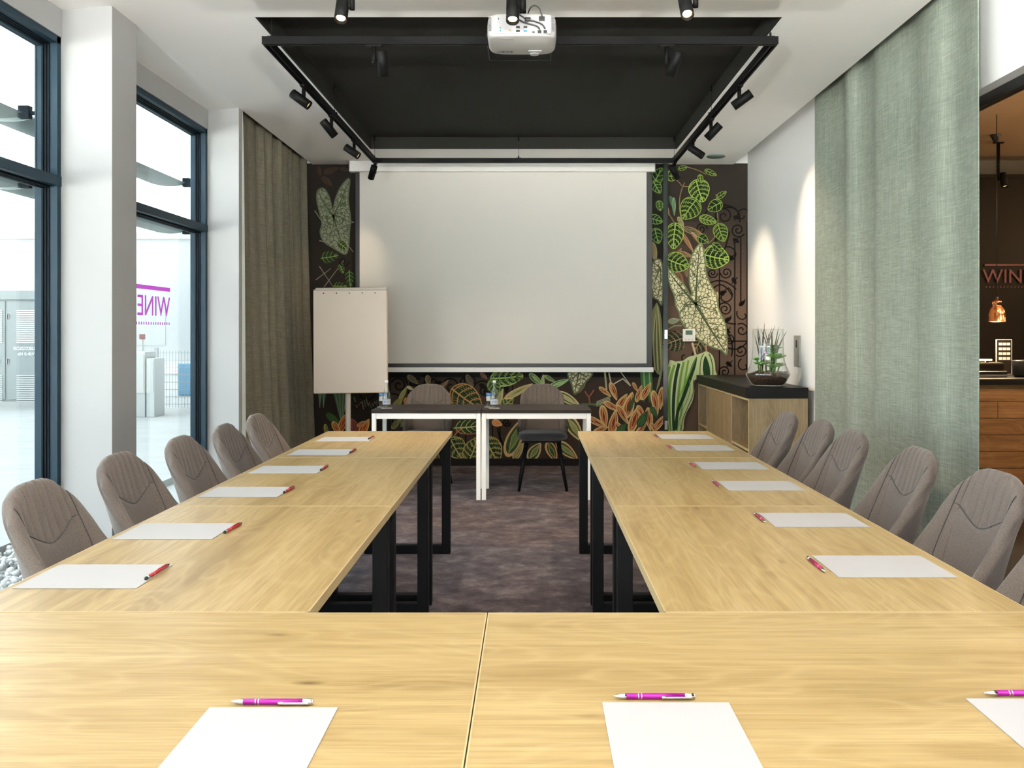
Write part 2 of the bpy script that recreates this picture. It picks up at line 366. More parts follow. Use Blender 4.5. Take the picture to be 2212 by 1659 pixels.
rm.box(RX0, RX1, RY0, RY0 + t, CZ + 0.001, 3.30); rm.box(RX0, RX1, RY1 - t, RY1, CZ + 0.001, 3.30)
rm.box(RX0, RX1, RY0, RY1, RZ, 3.32)
struct(rm.build('ceiling', 'recess'))
hm = MB(); a, b = -0.275, 0.136      # access hatch joint in the recess
for bx in ((a, a + .004, 5.25, 5.75), (b - .004, b, 5.25, 5.75), (a, b, 5.25, 5.254), (a, b, 5.746, 5.75)): hm.box(*bx, RZ - 0.004, RZ + 0.001)
struct(hm.build('trim_1', 'black'))

wb = struct(box_obj('wall_back', 'wall', WL - 0.25, WR + 0.2, BY, BY + 0.15, 0, 3.35))
fw = MB(); fw.box(WL - 0.25, WR + 0.2, BACKY - 0.15, BACKY, 2.9, 3.35); fw.box(WL - 0.25, -2.3, BACKY - 0.15, BACKY, 0, 2.9); fw.box(2.1, WR + 0.2, BACKY - 0.15, BACKY, 0, 2.9); fw.box(-0.15, -0.05, BACKY - 0.15, BACKY, 0, 2.9)
struct(fw.build('wall_front', 'wall'))
for n_, (xa, xb) in ((6, (-2.3, -0.15)), (7, (-0.05, 2.1))):  # added unseen glazing, lets fill daylight in from behind the camera
    r6 = struct(empty('window_%d' % n_, ((xa + xb) / 2, BACKY - 0.1, 0))); i6 = Matrix.Translation((-(xa + xb) / 2, 0.1 - BACKY, 0)); f = MB()
    f.box(xa, xa + 0.06, BACKY - 0.14, BACKY - 0.06, 0, 2.9); f.box(xb - 0.06, xb, BACKY - 0.14, BACKY - 0.06, 0, 2.9)
    for z0, z1 in ((0, 0.06), (2.11, 2.18), (2.84, 2.9)): f.box(xa + 0.06, xb - 0.06, BACKY - 0.14, BACKY - 0.06, z0, z1)
    f.build('window_frame', 'frame', r6, matrix=i6); MB().box(xa + 0.06, xb - 0.06, BACKY - 0.105, BACKY - 0.1, 0.06, 2.84).build('pane', 'glass', r6, matrix=i6)
struct(box_obj('baseboard_back', 'skirt', WL, WR, BY - 0.022, BY, 0.0, 0.072))
# left wall: pillars, header, closed stretch behind the curtain
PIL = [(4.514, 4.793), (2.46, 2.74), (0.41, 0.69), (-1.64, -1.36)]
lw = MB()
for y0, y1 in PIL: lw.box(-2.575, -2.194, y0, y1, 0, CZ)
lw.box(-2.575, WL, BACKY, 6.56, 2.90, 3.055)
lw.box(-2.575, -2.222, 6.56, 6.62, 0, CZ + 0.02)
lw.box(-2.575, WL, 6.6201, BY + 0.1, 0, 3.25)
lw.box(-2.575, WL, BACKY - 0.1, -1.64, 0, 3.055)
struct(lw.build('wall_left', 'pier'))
def window(n, y0, y1):
    r = empty('window_%d' % n, (-2.6, (y0 + y1) / 2, 0)); struct(r); inv = Matrix.Translation((2.6, -(y0 + y1) / 2, 0))
    f = MB(); x0, x1 = -2.538, -2.462; H = 2.899; tz = 2.145
    f.box(x0, x1, y0, y0 + 0.035, 0, H); f.box(x0, x1, y1 - 0.035, y1, 0, H); f.box(x0, x1, y0, y1, H - 0.035, H); f.box(x0, x1, y0, y1, 0, 0.045)
    f.box(x0, x1 + 0.004, y0, y1, tz - 0.026, tz + 0.026)
    f.box(-2.574, -2.538, y0, y0 + 0.045, 0, H); f.box(-2.574, -2.538, y1 - 0.045, y1, 0, H)
    for z0, z1 in ((0, 0.06), (tz - 0.036, tz + 0.036), (H - 0.055, H)): f.box(-2.574, -2.538, y0, y1, z0, z1)
    f.build('window_frame', 'frame', r, matrix=inv)
    g = MB()
    for xa, xb, d in ((-2.538, -2.529, 0.012), (-2.524, -2.515, 0.009), (-2.510, -2.501, 0.006)):
        for z0, z1 in ((0.045, tz - 0.03), (tz + 0.028, H - 0.035)):
            g.box(xa, xb, y1 - 0.035 - d, y1 - 0.034, z0, z1); g.box(xa, xb, y0 + 0.034, y0 + 0.035 + d, z0, z1)
            g.box(xa, xb, y0 + 0.03, y1 - 0.03, z1 - d, z1 + 0.001)
    g.build('gasket', 'framedk', r, matrix=inv)
    for z0, z1 in ((0.06, tz - 0.036), (tz + 0.036, H - 0.055)):
        MB().box(-2.568, -2.560, y0 + 0.045, y1 - 0.045, z0, z1).build('pane', 'glass_tint', r, matrix=inv)
    return r, inv
win2, inv2 = window(2, 4.793, 6.56)
window(1, 2.74, 4.514); window(3, 0.69, 2.46); window(4, -1.36, 0.41)
# WINE vinyl on window 2 (reads from the street, so mirrored from inside)
sg = MB(); xx = -2.5585
ya, yb = 4.95, 6.11
sg.box(xx, xx + 0.001, ya, yb, EYE + 0.287, EYE + 0.315)
k = yb - 0.01
while k > ya: sg.box(xx, xx + 0.001, k - 0.012, k, EYE + 0.052, EYE + 0.070); k -= 0.036
sign = sg.build('sign_vinyl', 'signpink', None)
tag(sign, 'magenta vinyl sign reading wine, mirrored, on the pane left of the green curtain', 'window sign')
Rm = Matrix(((0, 0, 1, xx + 0.001), (-1, 0, 0, 0), (0, 1, 0, 0), (0, 0, 0, 1)))
text_obj('WINE BAR', 0.195, 'signpink', sign, Matrix.Translation((0, 5.645, EYE + 0.172)) @ Matrix(((0, 0, 1, xx), (-1, 0, 0, 0), (0, 1, 0, 0), (0, 0, 0, 1))), width=1.02)

# right wall: white stretch, header over the glazed opening to the bar
OP0, OP1, OH = 0.2, 6.1, 2.552
rw = MB(); rw.box(WR, WR + 0.14, OP1, BY + 0.1, 0, 3.25); rw.box(WR, WR + 0.14, BACKY - 0.1, OP1, OH, 3.25); rw.box(WR, WR + 0.14, BACKY - 0.1, OP0, 0, 3.25)
struct(rw.build('wall_right', 'wall'))
r5 = struct(empty('window_5', (2.30, (OP0 + OP1) / 2, 0))); i5 = Matrix.Translation((-2.30, -(OP0 + OP1) / 2, 0))
f = MB(); f.box(2.28, 2.33, OP0, OP1, OH - 0.052, OH - 0.0005); f.box(2.28, 2.33, OP0, OP1, 0, 0.05)
for yy in (OP0, 1.65, 3.13, 4.62, OP1 - 0.05): f.box(2.28, 2.33, yy, yy + 0.05, 0.05, OH - 0.05) if yy not in (3.13,) else None
f.build('window_frame', 'black', r5, matrix=i5)
MB().box(2.303, 2.311, OP0 + .05, OP1 - .05, 0.05, OH - 0.052).build('pane', 'glass_bar', r5, matrix=i5)

# bar room beyond the glass
struct(box_obj('floor', 'darkfloor', WR + 0.1, 8.0, 0.5, 10.2, -0.12, 0.0))
struct(box_obj('ceiling', 'warmceil', WR + 0.14, 8.0, 0.5, 10.2, 3.10, 3.2))
bw = MB(); bw.box(WR + 0.14, 8.0, 9.55, 9.7, 0, 3.1); bw.box(7.9, 8.0, 0.5, 9.6, 0, 3.1); bw.box(WR + 0.34, 8.0, 0.4, 0.5, 0, 3.1)
struct(bw.build('wall_bar', 'darkroom'))

# ------------------------------------------------------------------ mural on the back wall
MUR = {}
class Mural:
    def __init__(s): s.v = []; s.f = []; s.c = []; s.m = []; s.d = 0.0012
    def layer(s): s.d += 0.00006
    def W(s, p): return ((p[0] - VX) * BY / F, BY - s.d, EYE - (p[1] - VY) * BY / F)
    def poly(s, pts, col, mi=0):
        s.layer(); n = len(pts); cx = sum(p[0] for p in pts) / n; cy = sum(p[1] for p in pts) / n
        o = len(s.v); s.v += [s.W(p) for p in pts]; s.f.append(list(range(o, o + n))); s.c.append(col); s.m.append(mi)
    def stroke(s, pts, wd, col, lay=True, taper=0.0, w0=None):
        if lay: s.layer()
        n = len(pts); o = len(s.v)
        for i, p in enumerate(pts):
            a = pts[max(0, i - 1)]; b = pts[min(n - 1, i + 1)]; dx, dy = b[0] - a[0], b[1] - a[1]; l = math.hypot(dx, dy) or 1
            w_ = wd * (1 - taper * i / (n - 1)) / 2; nx, ny = -dy / l * w_, dx / l * w_
            s.v += [s.W((p[0] + nx, p[1] + ny)), s.W((p[0] - nx, p[1] - ny))]
        for i in range(n - 1): s.f.append([o + 2 * i, o + 2 * i + 1, o + 2 * i + 3, o + 2 * i + 2]); s.c.append(col); s.m.append(0)
def bez(p0, p1, p2, n=10):
    return [((1 - t) ** 2 * p0[0] + 2 * t * (1 - t) * p1[0] + t * t * p2[0], (1 - t) ** 2 * p0[1] + 2 * t * (1 - t) * p1[1] + t * t * p2[1]) for t in [i / n for i in range(n + 1)]]
def smooth(pts, n=5, closed=True):
    out = []; k = len(pts)
    for i in range(k if closed else k - 1):
        p0, p1, p2, p3 = (pts[(i + j) % k] if closed else pts[min(max(i + j, 0), k - 1)] for j in (-1, 0, 1, 2))
        for q in range(n):
            t = q / n
            out.append(tuple(0.5 * (2 * p1[a] + (p2[a] - p0[a]) * t + (2 * p0[a] - 5 * p1[a] + 4 * p2[a] - p3[a]) * t * t + (3 * p1[a] - p0[a] - 3 * p2[a] + p3[a]) * t ** 3) for a in (0, 1)))
    if not closed: out.append(pts[-1])
    return out
mu = Mural()
G1, G2, GD = (0.26, 0.36, 0.07), (0.42, 0.50, 0.13), (0.018, 0.030, 0.012)
INK = (0.008, 0.007, 0.006); CREAM = (0.62, 0.57, 0.36)
def leafshape(cx, cy, ln, wd, ang, tip=0.6, n=22):
    """leaf outline around its middle, long axis ln at angle ang (deg, image down-right positive)"""
    out = []
    for i in range(n):
        t = 2 * PI * i / n; x = math.cos(t); y = math.sin(t)
        y *= (1 - 0.35 * x * tip) * (abs(math.sin(t)) ** 0.15)
        if x > 0: y *= (1 - tip * 0.35 * x * x)
        a = math.radians(ang); X, Y = x * ln / 2, y * wd / 2
        out.append((cx + X * math.cos(a) - Y * math.sin(a), cy + X * math.sin(a) + Y * math.cos(a)))
    return out
def veined(cx, cy, ln, wd, ang, fill=GD, vein=G2, nv=5, lw=1.6, rim=True, cross=True, rimw=None):
    o = leafshape(cx, cy, ln, wd, ang); mu.poly(o, fill)
    a = math.radians(ang); ca, sa = math.cos(a), math.sin(a); T = lambda x, y: (cx + x * ca - y * sa, cy + x * sa + y * ca)
    def half(x): 
        u = max(-1, min(1, x / (ln / 2))); return math.sqrt(max(0, 1 - u * u)) * wd / 2 * (1 - 0.2 * u)
    mu.stroke([T(-ln / 2, 0), T(0, wd * 0.03), T(ln / 2, 0)], lw * 1.5, vein)
    if rim: mu.stroke(o + [o[0]], rimw or lw, vein, lay=False)
    for i in range(nv):
        x0 = -ln / 2 + ln * (i + 0.4) / (nv + 0.5)
        for s_ in (-1, 1):
            x1 = x0 + ln * 0.20; x1 = min(x1, ln * 0.46); h = half(x1) * 0.98
            pl = bez((x0, 0), (x0 + ln * 0.04, s_ * h * 0.6), (x1, s_ * h), 6); mu.stroke([T(*p) for p in pl], lw, vein, lay=False, taper=0.4)
            if cross:
                for q in (2, 3, 4, 5):
                    p = pl[q]; l = ln / (nv + 1) * 0.42
                    mu.stroke([T(p[0] - l, p[1] + random.uniform(-1, 1)), T(p[0] + l, p[1] + random.uniform(-1, 1))], lw * 0.55, tuple(c * 0.8 for c in vein), lay=False)
def simple_leaf(cx, cy, ln, wd, ang, cols, tip=0.8):
    for i, c in enumerate(cols):
        k = 1 - 0.28 * i; mu.poly(leafshape(cx + random.uniform(-1, 1) * i, cy, ln * (k ** 0.6), wd * k, ang + random.uniform(-3, 3) * i, tip), c)
    a = math.radians(ang); dx, dy = math.cos(a) * ln / 2, math.sin(a) * ln / 2
    for q in range(3):
        o = (q - 1) * wd * 0.2
        mu.stroke([(cx - dx * 0.8 - dy / ln * 0, cy - dy * 0.8), (cx - math.sin(a) * o, cy + math.cos(a) * o), (cx + dx * 0.75, cy + dy * 0.75)], 1.1, cols[0] if q != 1 else cols[-1], lay=(q == 0))
def spiral(cx, cy, r, turns, a0, dirn=1, wd=2.6, col=INK, tail=None, lay=True):
    n = int(30 * turns) + 2
    pts = [(cx + r * (1 - 0.86 * i / n) * math.cos(a0 + dirn * 2 * PI * turns * i / n), cy + r * (1 - 0.86 * i / n) * math.sin(a0 + dirn * 2 * PI * turns * i / n)) for i in range(n + 1)]
    if tail: pts = tail + pts
    mu.stroke(pts, wd, col, lay=lay)
def caladium(outline, ctr, veins, mi, rimc, mid=3.0):
    o = smooth(outline, 5); mu.poly(o, CREAM, mi); mu.stroke(o + [o[0]], 3.0, rimc); mu.layer()
    mu.layer()
    for i, (p1, p2, wd) in enumerate(veins):
        mu.stroke(bez(ctr, p1, p2, 10), wd, (0.07, 0.085, 0.04), lay=False, taper=0.65)
# backgrounds: the print goes from near black (upper, left) to warm brown around the gate
def quad(x0, y0, x1, y1, c): mu.poly([(x0, y0), (x1, y0), (x1, y1), (x0, y1)], c)
quad(655, 353, 1615.2, 993, (0.020, 0.016, 0.013))
quad(1442, 353, 1615, 993, (0.028, 0.022, 0.018))
for i in range(24):
    y = 440 + i * 10; f_ = min(1, i / 22); c = (0.028 + 0.085 * f_, 0.022 + 0.050 * f_, 0.018 + 0.030 * f_); quad(1442, y, 1615, 993 if i == 23 else y + 10.4, c)
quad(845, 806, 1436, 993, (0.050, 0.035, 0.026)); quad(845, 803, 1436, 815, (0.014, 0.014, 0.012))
# wrought iron gate, right
mu.layer()
for x, y0, y1 in ((1554, 575, 815), (1587, 520, 700), (1600, 510, 660), (1614, 480, 815), (1587, 700, 815), (1548, 470, 560)): mu.stroke([(x, y0), (x, y1)], 3.0, INK, lay=False)
mu.stroke([(1555, 737), (1615, 737)], 3, INK, lay=False)
SP = [(1564, 467, 20, 1.6, 2.6, 1), (1604, 466, 18, 1.0, 0, -1), (1594, 497, 16, 1.7, 0.5, 1), (1575, 552, 20, 0.9, -2.0, 1), (1539, 590, 11, 1.6, 0, 1), (1569, 589, 13, 1.6, 3.1, -1),
      (1566, 668, 15, 1.7, -2.5, 1), (1565, 640, 20, 0.9, -1.2, 1), (1606, 680, 16, 0.7, -2.6, -1), (1602, 713, 15, 1.4, -2.2, 1), (1600, 757, 14, 1.4, 2.4, -1), (1565, 803, 13, 1.5, 2.6, 1),
      (1608, 790, 16, 0.8, -2.0, -1), (1575, 735, 12, 1.1, -1.5, 1), (1515, 495, 13, 1.6, 0, -1), (1537, 545, 22, 0.5, -1.2, 1), (1520, 790, 12, 1.2, 0.3, -1), (1480, 770, 18, 0.8, -0.5, 1)]
for a_ in SP: spiral(*a_, wd=2.8, lay=False)
for tl in (bez((1518, 470), (1540, 425), (1590, 452), 12), bez((1560, 450), (1600, 440), (1598, 480), 10), bez((1548, 500), (1545, 530), (1530, 560), 8), bez((1576, 500), (1570, 530), (1556, 560), 8),
           bez((1522, 620), (1555, 590), (1590, 625), 10), bez((1530, 640), (1555, 590), (1582, 640), 10), bez((1590, 700), (1570, 700), (1560, 690), 8), bez((1556, 740), (1590, 770), (1614, 738), 10), bez((1545, 700), (1590, 720), (1580, 770), 10)):
    mu.stroke(tl, 3.0, INK, lay=False)
for x, y, a_ in ((1580, 557, 20), (1562, 632, -20), (1603, 655, -40), (1573, 690, -30), (1571, 715, 30), (1575, 787, 40), (1592, 470, 10), (1586, 607, 60), (1590, 520, 30)):
    mu.poly(leafshape(x, y, 17, 9, a_, 0.9, 12), INK); mu.stroke([(x - 6, y + 6), (x + 7, y - 8)], 2.2, INK, lay=False)
# left column of the mural
for x, y, ln, wd, a_ in ((716, 368, 34, 12, -20), (707, 392, 30, 12, 40), (745, 366, 22, 8, 10), (690, 370, 20, 8, 80)): simple_leaf(x, y, ln, wd, a_, [(0.055, 0.035, 0.025), (0.035, 0.024, 0.018)])
caladium([(755, 387), (738, 402), (725, 430), (719, 455), (712, 428), (700, 408), (687, 412), (685, 432), (691, 460), (696, 482), (692, 502), (700, 522), (721, 536), (746, 549), (753, 530), (755, 500), (757, 470), (752, 430)],
         (720, 467), [((740, 430), (754, 392), 4), ((700, 440), (689, 415), 4), ((730, 500), (744, 545), 4.5), ((740, 465), (753, 480), 2.5), ((740, 450), (752, 440), 2), ((705, 470), (698, 500), 2.2), ((725, 495), (703, 520), 2.2), ((735, 490), (752, 510), 2.2), ((708, 455), (692, 450), 2)], 1, (0.10, 0.12, 0.07))
for p in (((680, 455), (700, 485)), ((700, 500), (765, 480)), ((735, 510), (764, 545)), ((690, 520), (735, 530)), ((682, 605), (715, 580)), ((700, 620), (745, 560)), ((690, 575), (720, 620)), ((745, 470), (765, 481))):
    mu.stroke([p[0], p[1]], 2.0, (0.20, 0.19, 0.14), taper=0.5)
for x, y, ln, wd, a_ in ((712, 555, 38, 26, -10), (756, 602, 36, 20, 85), (735, 618, 30, 18, 0), (740, 530, 26, 16, 40), (738, 580, 22, 14, 70)): veined(x, y, ln, wd, a_, GD, (0.15, 0.24, 0.07), 4, 1.3, cross=False, rim=False)
spiral(742, 565, 12, 1.2, 0, 1, 3)
# below the flip chart
for i, (x, dx) in enumerate(((725, -8), (733, -3), (742, 2), (750, 6), (700, 2), (692, 4))):
    mu.poly([(x - 5, 850), (x + 5, 850), (738 + dx * 0.3 if i < 4 else x - 1, 908 if i < 4 else 880)], (0.05 + 0.02 * (i % 2), 0.10, 0.06)); mu.stroke([(x, 850), (738 + dx * 0.3 if i < 4 else x - 1, 906 if i < 4 else 880)], 1.3, (0.17, 0.24, 0.14))
for a_ in ((720, 905, 40, 16, 40, [(0.03, 0.07, 0.02), (0.05, 0.10, 0.03)]), (742, 912, 50, 17, -65, [(0.45, 0.26, 0.08), (0.25, 0.045, 0.02)]), (727, 925, 34, 14, 60, [(0.5, 0.36, 0.10), (0.3, 0.06, 0.03)]),
           (765, 925, 44, 20, 70, [(0.22, 0.07, 0.05), (0.14, 0.04, 0.03)]), (788, 922, 40, 18, -60, [(0.6, 0.33, 0.08), (0.35, 0.06, 0.02)]), (783, 915, 26, 10, -25, [(0.55, 0.33, 0.12), (0.3, 0.08, 0.03)]), (705, 930, 30, 9, 80, [(0.3, 0.28, 0.08), (0.1, 0.12, 0.03)])):
    simple_leaf(*a_)
spiral(790, 845, 22, 0.9, 0.2, 1, 4)
for i in range(14): mu.stroke([(765 + i * 4.4, 858 + (i * 37 % 20)), (768 + i * 4.4, 868 + (i * 31 % 18))], 2.4, [(0.10, 0.11, 0.07), (0.20, 0.08, 0.05), (0.05, 0.08, 0.06)][i % 3])
# strip under the screen: iron scrolls
mu.layer()
for a_ in ((862, 832, 17, 1.4, -2.8, 1), (905, 822, 15, 1.1, -1.0, 1), (935, 823, 14, 1.1, -2.2, -1), (975, 835, 20, 1.3, -2.9, 1), (1045, 842, 22, 1.2, -2.8, 1), (1094, 912, 9, 1.6, 0, 1), (1020, 828, 26, .5, 3.2, 1)): spiral(*a_, wd=3.2, lay=False)
mu.stroke(bez((843, 815), (885, 800), (882, 850), 10), 3.2, INK, lay=False); mu.stroke(bez((845, 850), (880, 850), (885, 900), 10), 3.2, INK, lay=False)
mu.stroke(bez((1075, 925), (1080, 960), (1110, 985), 10), 3.2, INK, lay=False)
for x in (848, 866, 990, 1006, 1064, 1080, 1107, 1300): mu.stroke([(x, 895 if x < 900 else 920), (x, 992)], 2.6, INK, lay=False)
mu.stroke([(918, 803), (918, 840)], 3, INK, lay=False); mu.stroke([(1004, 803), (1004, 838)], 3, INK, lay=False); mu.stroke([(1107, 828), (1107, 880)], 2, INK, lay=False)
for x, y, a_ in ((893, 830, 20), (946, 828, -30), (1044, 835, 30), (1094, 840, 90), (1050, 850, 70)): mu.poly(leafshape(x, y, 20, 10, a_, 0.9, 12), INK)
DG = (0.020, 0.045, 0.020); OR = (0.50, 0.25, 0.085)
for a_ in ((892, 820, 30, 12, 40, [(0.20, 0.17, 0.10), (0.09, 0.07, 0.045)]), (925, 822, 24, 12, 80, [(0.30, 0.23, 0.13), (0.14, 0.09, 0.06)]), (960, 830, 26, 8, -45, [(0.30, 0.20, 0.12), (0.12, 0.08, 0.05)]), (1015, 822, 30, 12, 60, [(0.16, 0.13, 0.08), (0.08, 0.06, 0.04)]),
           (886, 838, 16, 7, 25, [CREAM, (0.35, 0.36, 0.14)]), (871, 850, 34, 10, -60, [(0.35, 0.36, 0.14), (0.24, 0.28, 0.10)]), (860, 870, 34, 14, -50, [(0.36, 0.34, 0.12), (0.20, 0.20, 0.07)]), (878, 868, 20, 11, 80, [(0.58, 0.30, 0.12), (0.45, 0.2, 0.08)]),
           (1045, 812, 20, 9, 40, [(0.25, 0.13, 0.09), (0.12, 0.07, 0.05)]), (856, 915, 30, 12, -50, [(0.24, 0.24, 0.10), (0.10, 0.11, 0.05)]), (868, 920, 40, 5, 88, [(0.22, 0.24, 0.10), (0.10, 0.13, 0.05)])): simple_leaf(*a_)
veined(1008, 862, 78, 56, 35, DG, OR, 5, 2.0, cross=True)
veined(1010, 922, 60, 30, -5, (0.03, 0.06, 0.02), (0.50, 0.47, 0.20), 5, 1.8, cross=False, rim=False)
mu.stroke(bez((985, 930), (1010, 945), (1045, 930), 8), 3, (0.30, 0.11, 0.05)); mu.stroke(bez((975, 955), (985, 930), (1000, 925), 8), 2.4, (0.45, 0.2, 0.08))
veined(985, 968, 50, 44, 60, DG, (0.48, 0.42, 0.15), 4, 1.8); veined(1022, 972, 56, 40, -70, DG, (0.5, 0.42, 0.14), 5, 2.0); veined(1062, 972, 60, 46, 62, DG, (0.52, 0.42, 0.14), 5, 2.0); veined(955, 985, 34, 26, -50, DG, (0.4, 0.33, 0.14), 4, 1.6)
veined(1095, 815, 70, 36, -5, DG, (0.42, 0.55, 0.16), 5, 2.4); veined(1068, 835, 34, 26, 60, DG, (0.28, 0.42, 0.12), 4, 1.5); veined(1095, 870, 34, 24, -40, DG, (0.42, 0.46, 0.14), 4, 1.7)
simple_leaf(1120, 845, 70, 15, -28, [(0.62, 0.45, 0.22), (0.42, 0.42, 0.18), (0.18, 0.24, 0.08)]); simple_leaf(1080, 858, 40, 12, -70, [(0.5, 0.45, 0.22), (0.3, 0.28, 0.12)])
simple_leaf(1074, 914, 24, 15, 20, [(0.65, 0.33, 0.13), (0.5, 0.2, 0.08)])
for a_ in ((1112, 945, 90, 34, -68, [(0.55, 0.36, 0.17), (0.035, 0.08, 0.03), (0.12, 0.20, 0.07)]), (1120, 975, 44, 16, -60, [(0.55, 0.42, 0.2), (0.24, 0.24, 0.09)]), (1155, 975, 46, 26, -55, [(0.55, 0.40, 0.2), (0.04, 0.09, 0.03), (0.16, 0.22, 0.08)]), (1192, 975, 48, 22, 65, [(0.6, 0.34, 0.15), (0.04, 0.09, 0.03)]),
           (1225, 973, 62, 24, 40, [(0.62, 0.38, 0.18), (0.05, 0.10, 0.03), (0.2, 0.26, 0.1)]), (1240, 925, 70, 28, 58, [(0.60, 0.42, 0.18), (0.04, 0.09, 0.03), (0.30, 0.32, 0.12)]), (1228, 862, 60, 20, 30, [(0.62, 0.50, 0.26), (0.05, 0.12, 0.04), (0.45, 0.42, 0.2)]),
           (1158, 820, 40, 14, 42, [(0.32, 0.45, 0.18), (0.05, 0.12, 0.05), (0.35, 0.4, 0.16)]), (1172, 824, 32, 9, -85, [(0.55, 0.58, 0.3), (0.25, 0.38, 0.12)]), (1207, 828, 50, 13, -22, [(0.38, 0.55, 0.26), (0.08, 0.18, 0.06), (0.3, 0.44, 0.18)]), (1188, 818, 30, 9, 30, [(0.42, 0.5, 0.2), (0.06, 0.13, 0.05)])): simple_leaf(*a_)
simple_leaf(1256, 833, 34, 14, 110, [(0.22, 0.17, 0.09), (0.13, 0.10, 0.06)])
caladium([(1226, 806), (1235, 832), (1240, 850), (1247, 848), (1258, 832), (1272, 818), (1280, 806), (1262, 802), (1245, 802)], (1250, 805), [((1245, 830), (1242, 848), 3), ((1262, 815), (1274, 812), 2), ((1240, 812), (1236, 826), 2)], 1, (0.10, 0.14, 0.07))
mu.stroke([(1263, 845), (1272, 858), (1275, 875)], 3, (0.28, 0.10, 0.06)); mu.stroke([(1283, 842), (1272, 858)], 3, (0.28, 0.10, 0.06))
mu.stroke([(1310, 842), (1306, 800)], 4, (0.40, 0.34, 0.20)); mu.stroke([(1322, 840), (1315, 805)], 3, (0.52, 0.48, 0.33)); mu.stroke([(1326, 829), (1345, 818), (1362, 833)], 3, (0.52, 0.45, 0.33)); mu.stroke([(1340, 803), (1360, 830)], 2, (0.5, 0.45, 0.33))
for i in range(4): mu.stroke([(1288, 868 + i * 3), (1318, 856 + i * 3)], 1.6, (0.42, 0.42, 0.26)); mu.stroke([(1255 + i * 12, 872 + i), (1290 + i * 6, 872 + 3 * i)], 3, (0.10, 0.14, 0.06))
for x in (1390, 1402): mu.poly([(x - 8, 803), (x + 6, 803), (x + 8, 850), (x, 870), (x - 4, 840)], (0.06, 0.16, 0.06)); mu.stroke([(x, 803), (x + 3, 855)], 3, (0.22, 0.38, 0.12))
RD, ROR, RC = (0.22, 0.035, 0.018), (0.42, 0.15, 0.05), (0.62, 0.42, 0.18)
for x, y, ln, wd, a_ in ((1307, 846, 34, 10, 38), (1325, 845, 42, 14, 70), (1380, 850, 40, 12, -72), (1372, 836, 24, 8, 60), (1395, 845, 44, 15, -60), (1415, 870, 56, 16, 80), (1428, 860, 50, 14, 95), (1342, 868, 44, 15, -55), (1358, 875, 60, 24, -75), (1322, 878, 44, 13, 30),
                       (1304, 900, 52, 18, 82), (1290, 912, 50, 14, 28), (1325, 912, 56, 20, -80), (1345, 895, 50, 14, 60), (1370, 905, 64, 20, -72), (1384, 890, 34, 13, 62), (1402, 905, 52, 16, 84), (1425, 912, 50, 14, -52), (1298, 927, 36, 12, -20), (1340, 925, 36, 12, 50), (1385, 925, 40, 12, -50), (1412, 925, 30, 10, 60)):
    simple_leaf(x, y, ln, wd, a_, [RC, ROR, RD])
for a_ in ((1388, 905, 40, 18, -60), (1343, 925, 30, 16, -50), (1412, 890, 30, 12, 60), (1365, 870, 40, 8, -70)): simple_leaf(*a_, [(0.03, 0.08, 0.03), (0.07, 0.13, 0.05)])
# narrow strip between the screen and the vertical edge
quad(1398, 353, 1437, 803, (0.018, 0.018, 0.014))
for x, y, ln, wd, a_ in ((1419, 382, 42, 26, -60), (1418, 405, 30, 20, 60), (1424, 445, 22, 14, 80), (1416, 475, 30, 20, 20), (1418, 510, 34, 24, 75)): veined(x, y, ln, wd, a_, (0.012, 0.03, 0.012), (0.20, 0.32, 0.08), 4, 1.5, cross=False)
simple_leaf(1412, 545, 46, 14, 80, [(0.30, 0.26, 0.14), (0.22, 0.17, 0.08)])
caladium([(1408, 575), (1420, 560), (1430, 575), (1430, 655), (1420, 648), (1408, 635)], (1426, 580), [((1415, 570), (1408, 565), 3), ((1415, 600), (1410, 625), 2.5), ((1428, 610), (1420, 645), 2.5), ((1412, 585), (1407, 590), 2)], 1, (0.1, 0.12, 0.07))
mu.poly(smooth([(1414, 660), (1407, 680), (1408, 730), (1412, 770), (1416, 803), (1428, 803), (1430, 740), (1428, 690), (1420, 656)], 4), (0.20, 0.20, 0.09))
for i in range(5): mu.stroke(bez((1420, 660), (1405 + i * 5, 720), (1414 + i * 3.5, 800), 8), 1.8, [(0.42, 0.38, 0.2), (0.04, 0.08, 0.03)][i % 2])
mu.poly([(1428, 790), (1430, 740), (1433, 790), (1424, 830), (1415, 850)], (0.22, 0.24, 0.12))
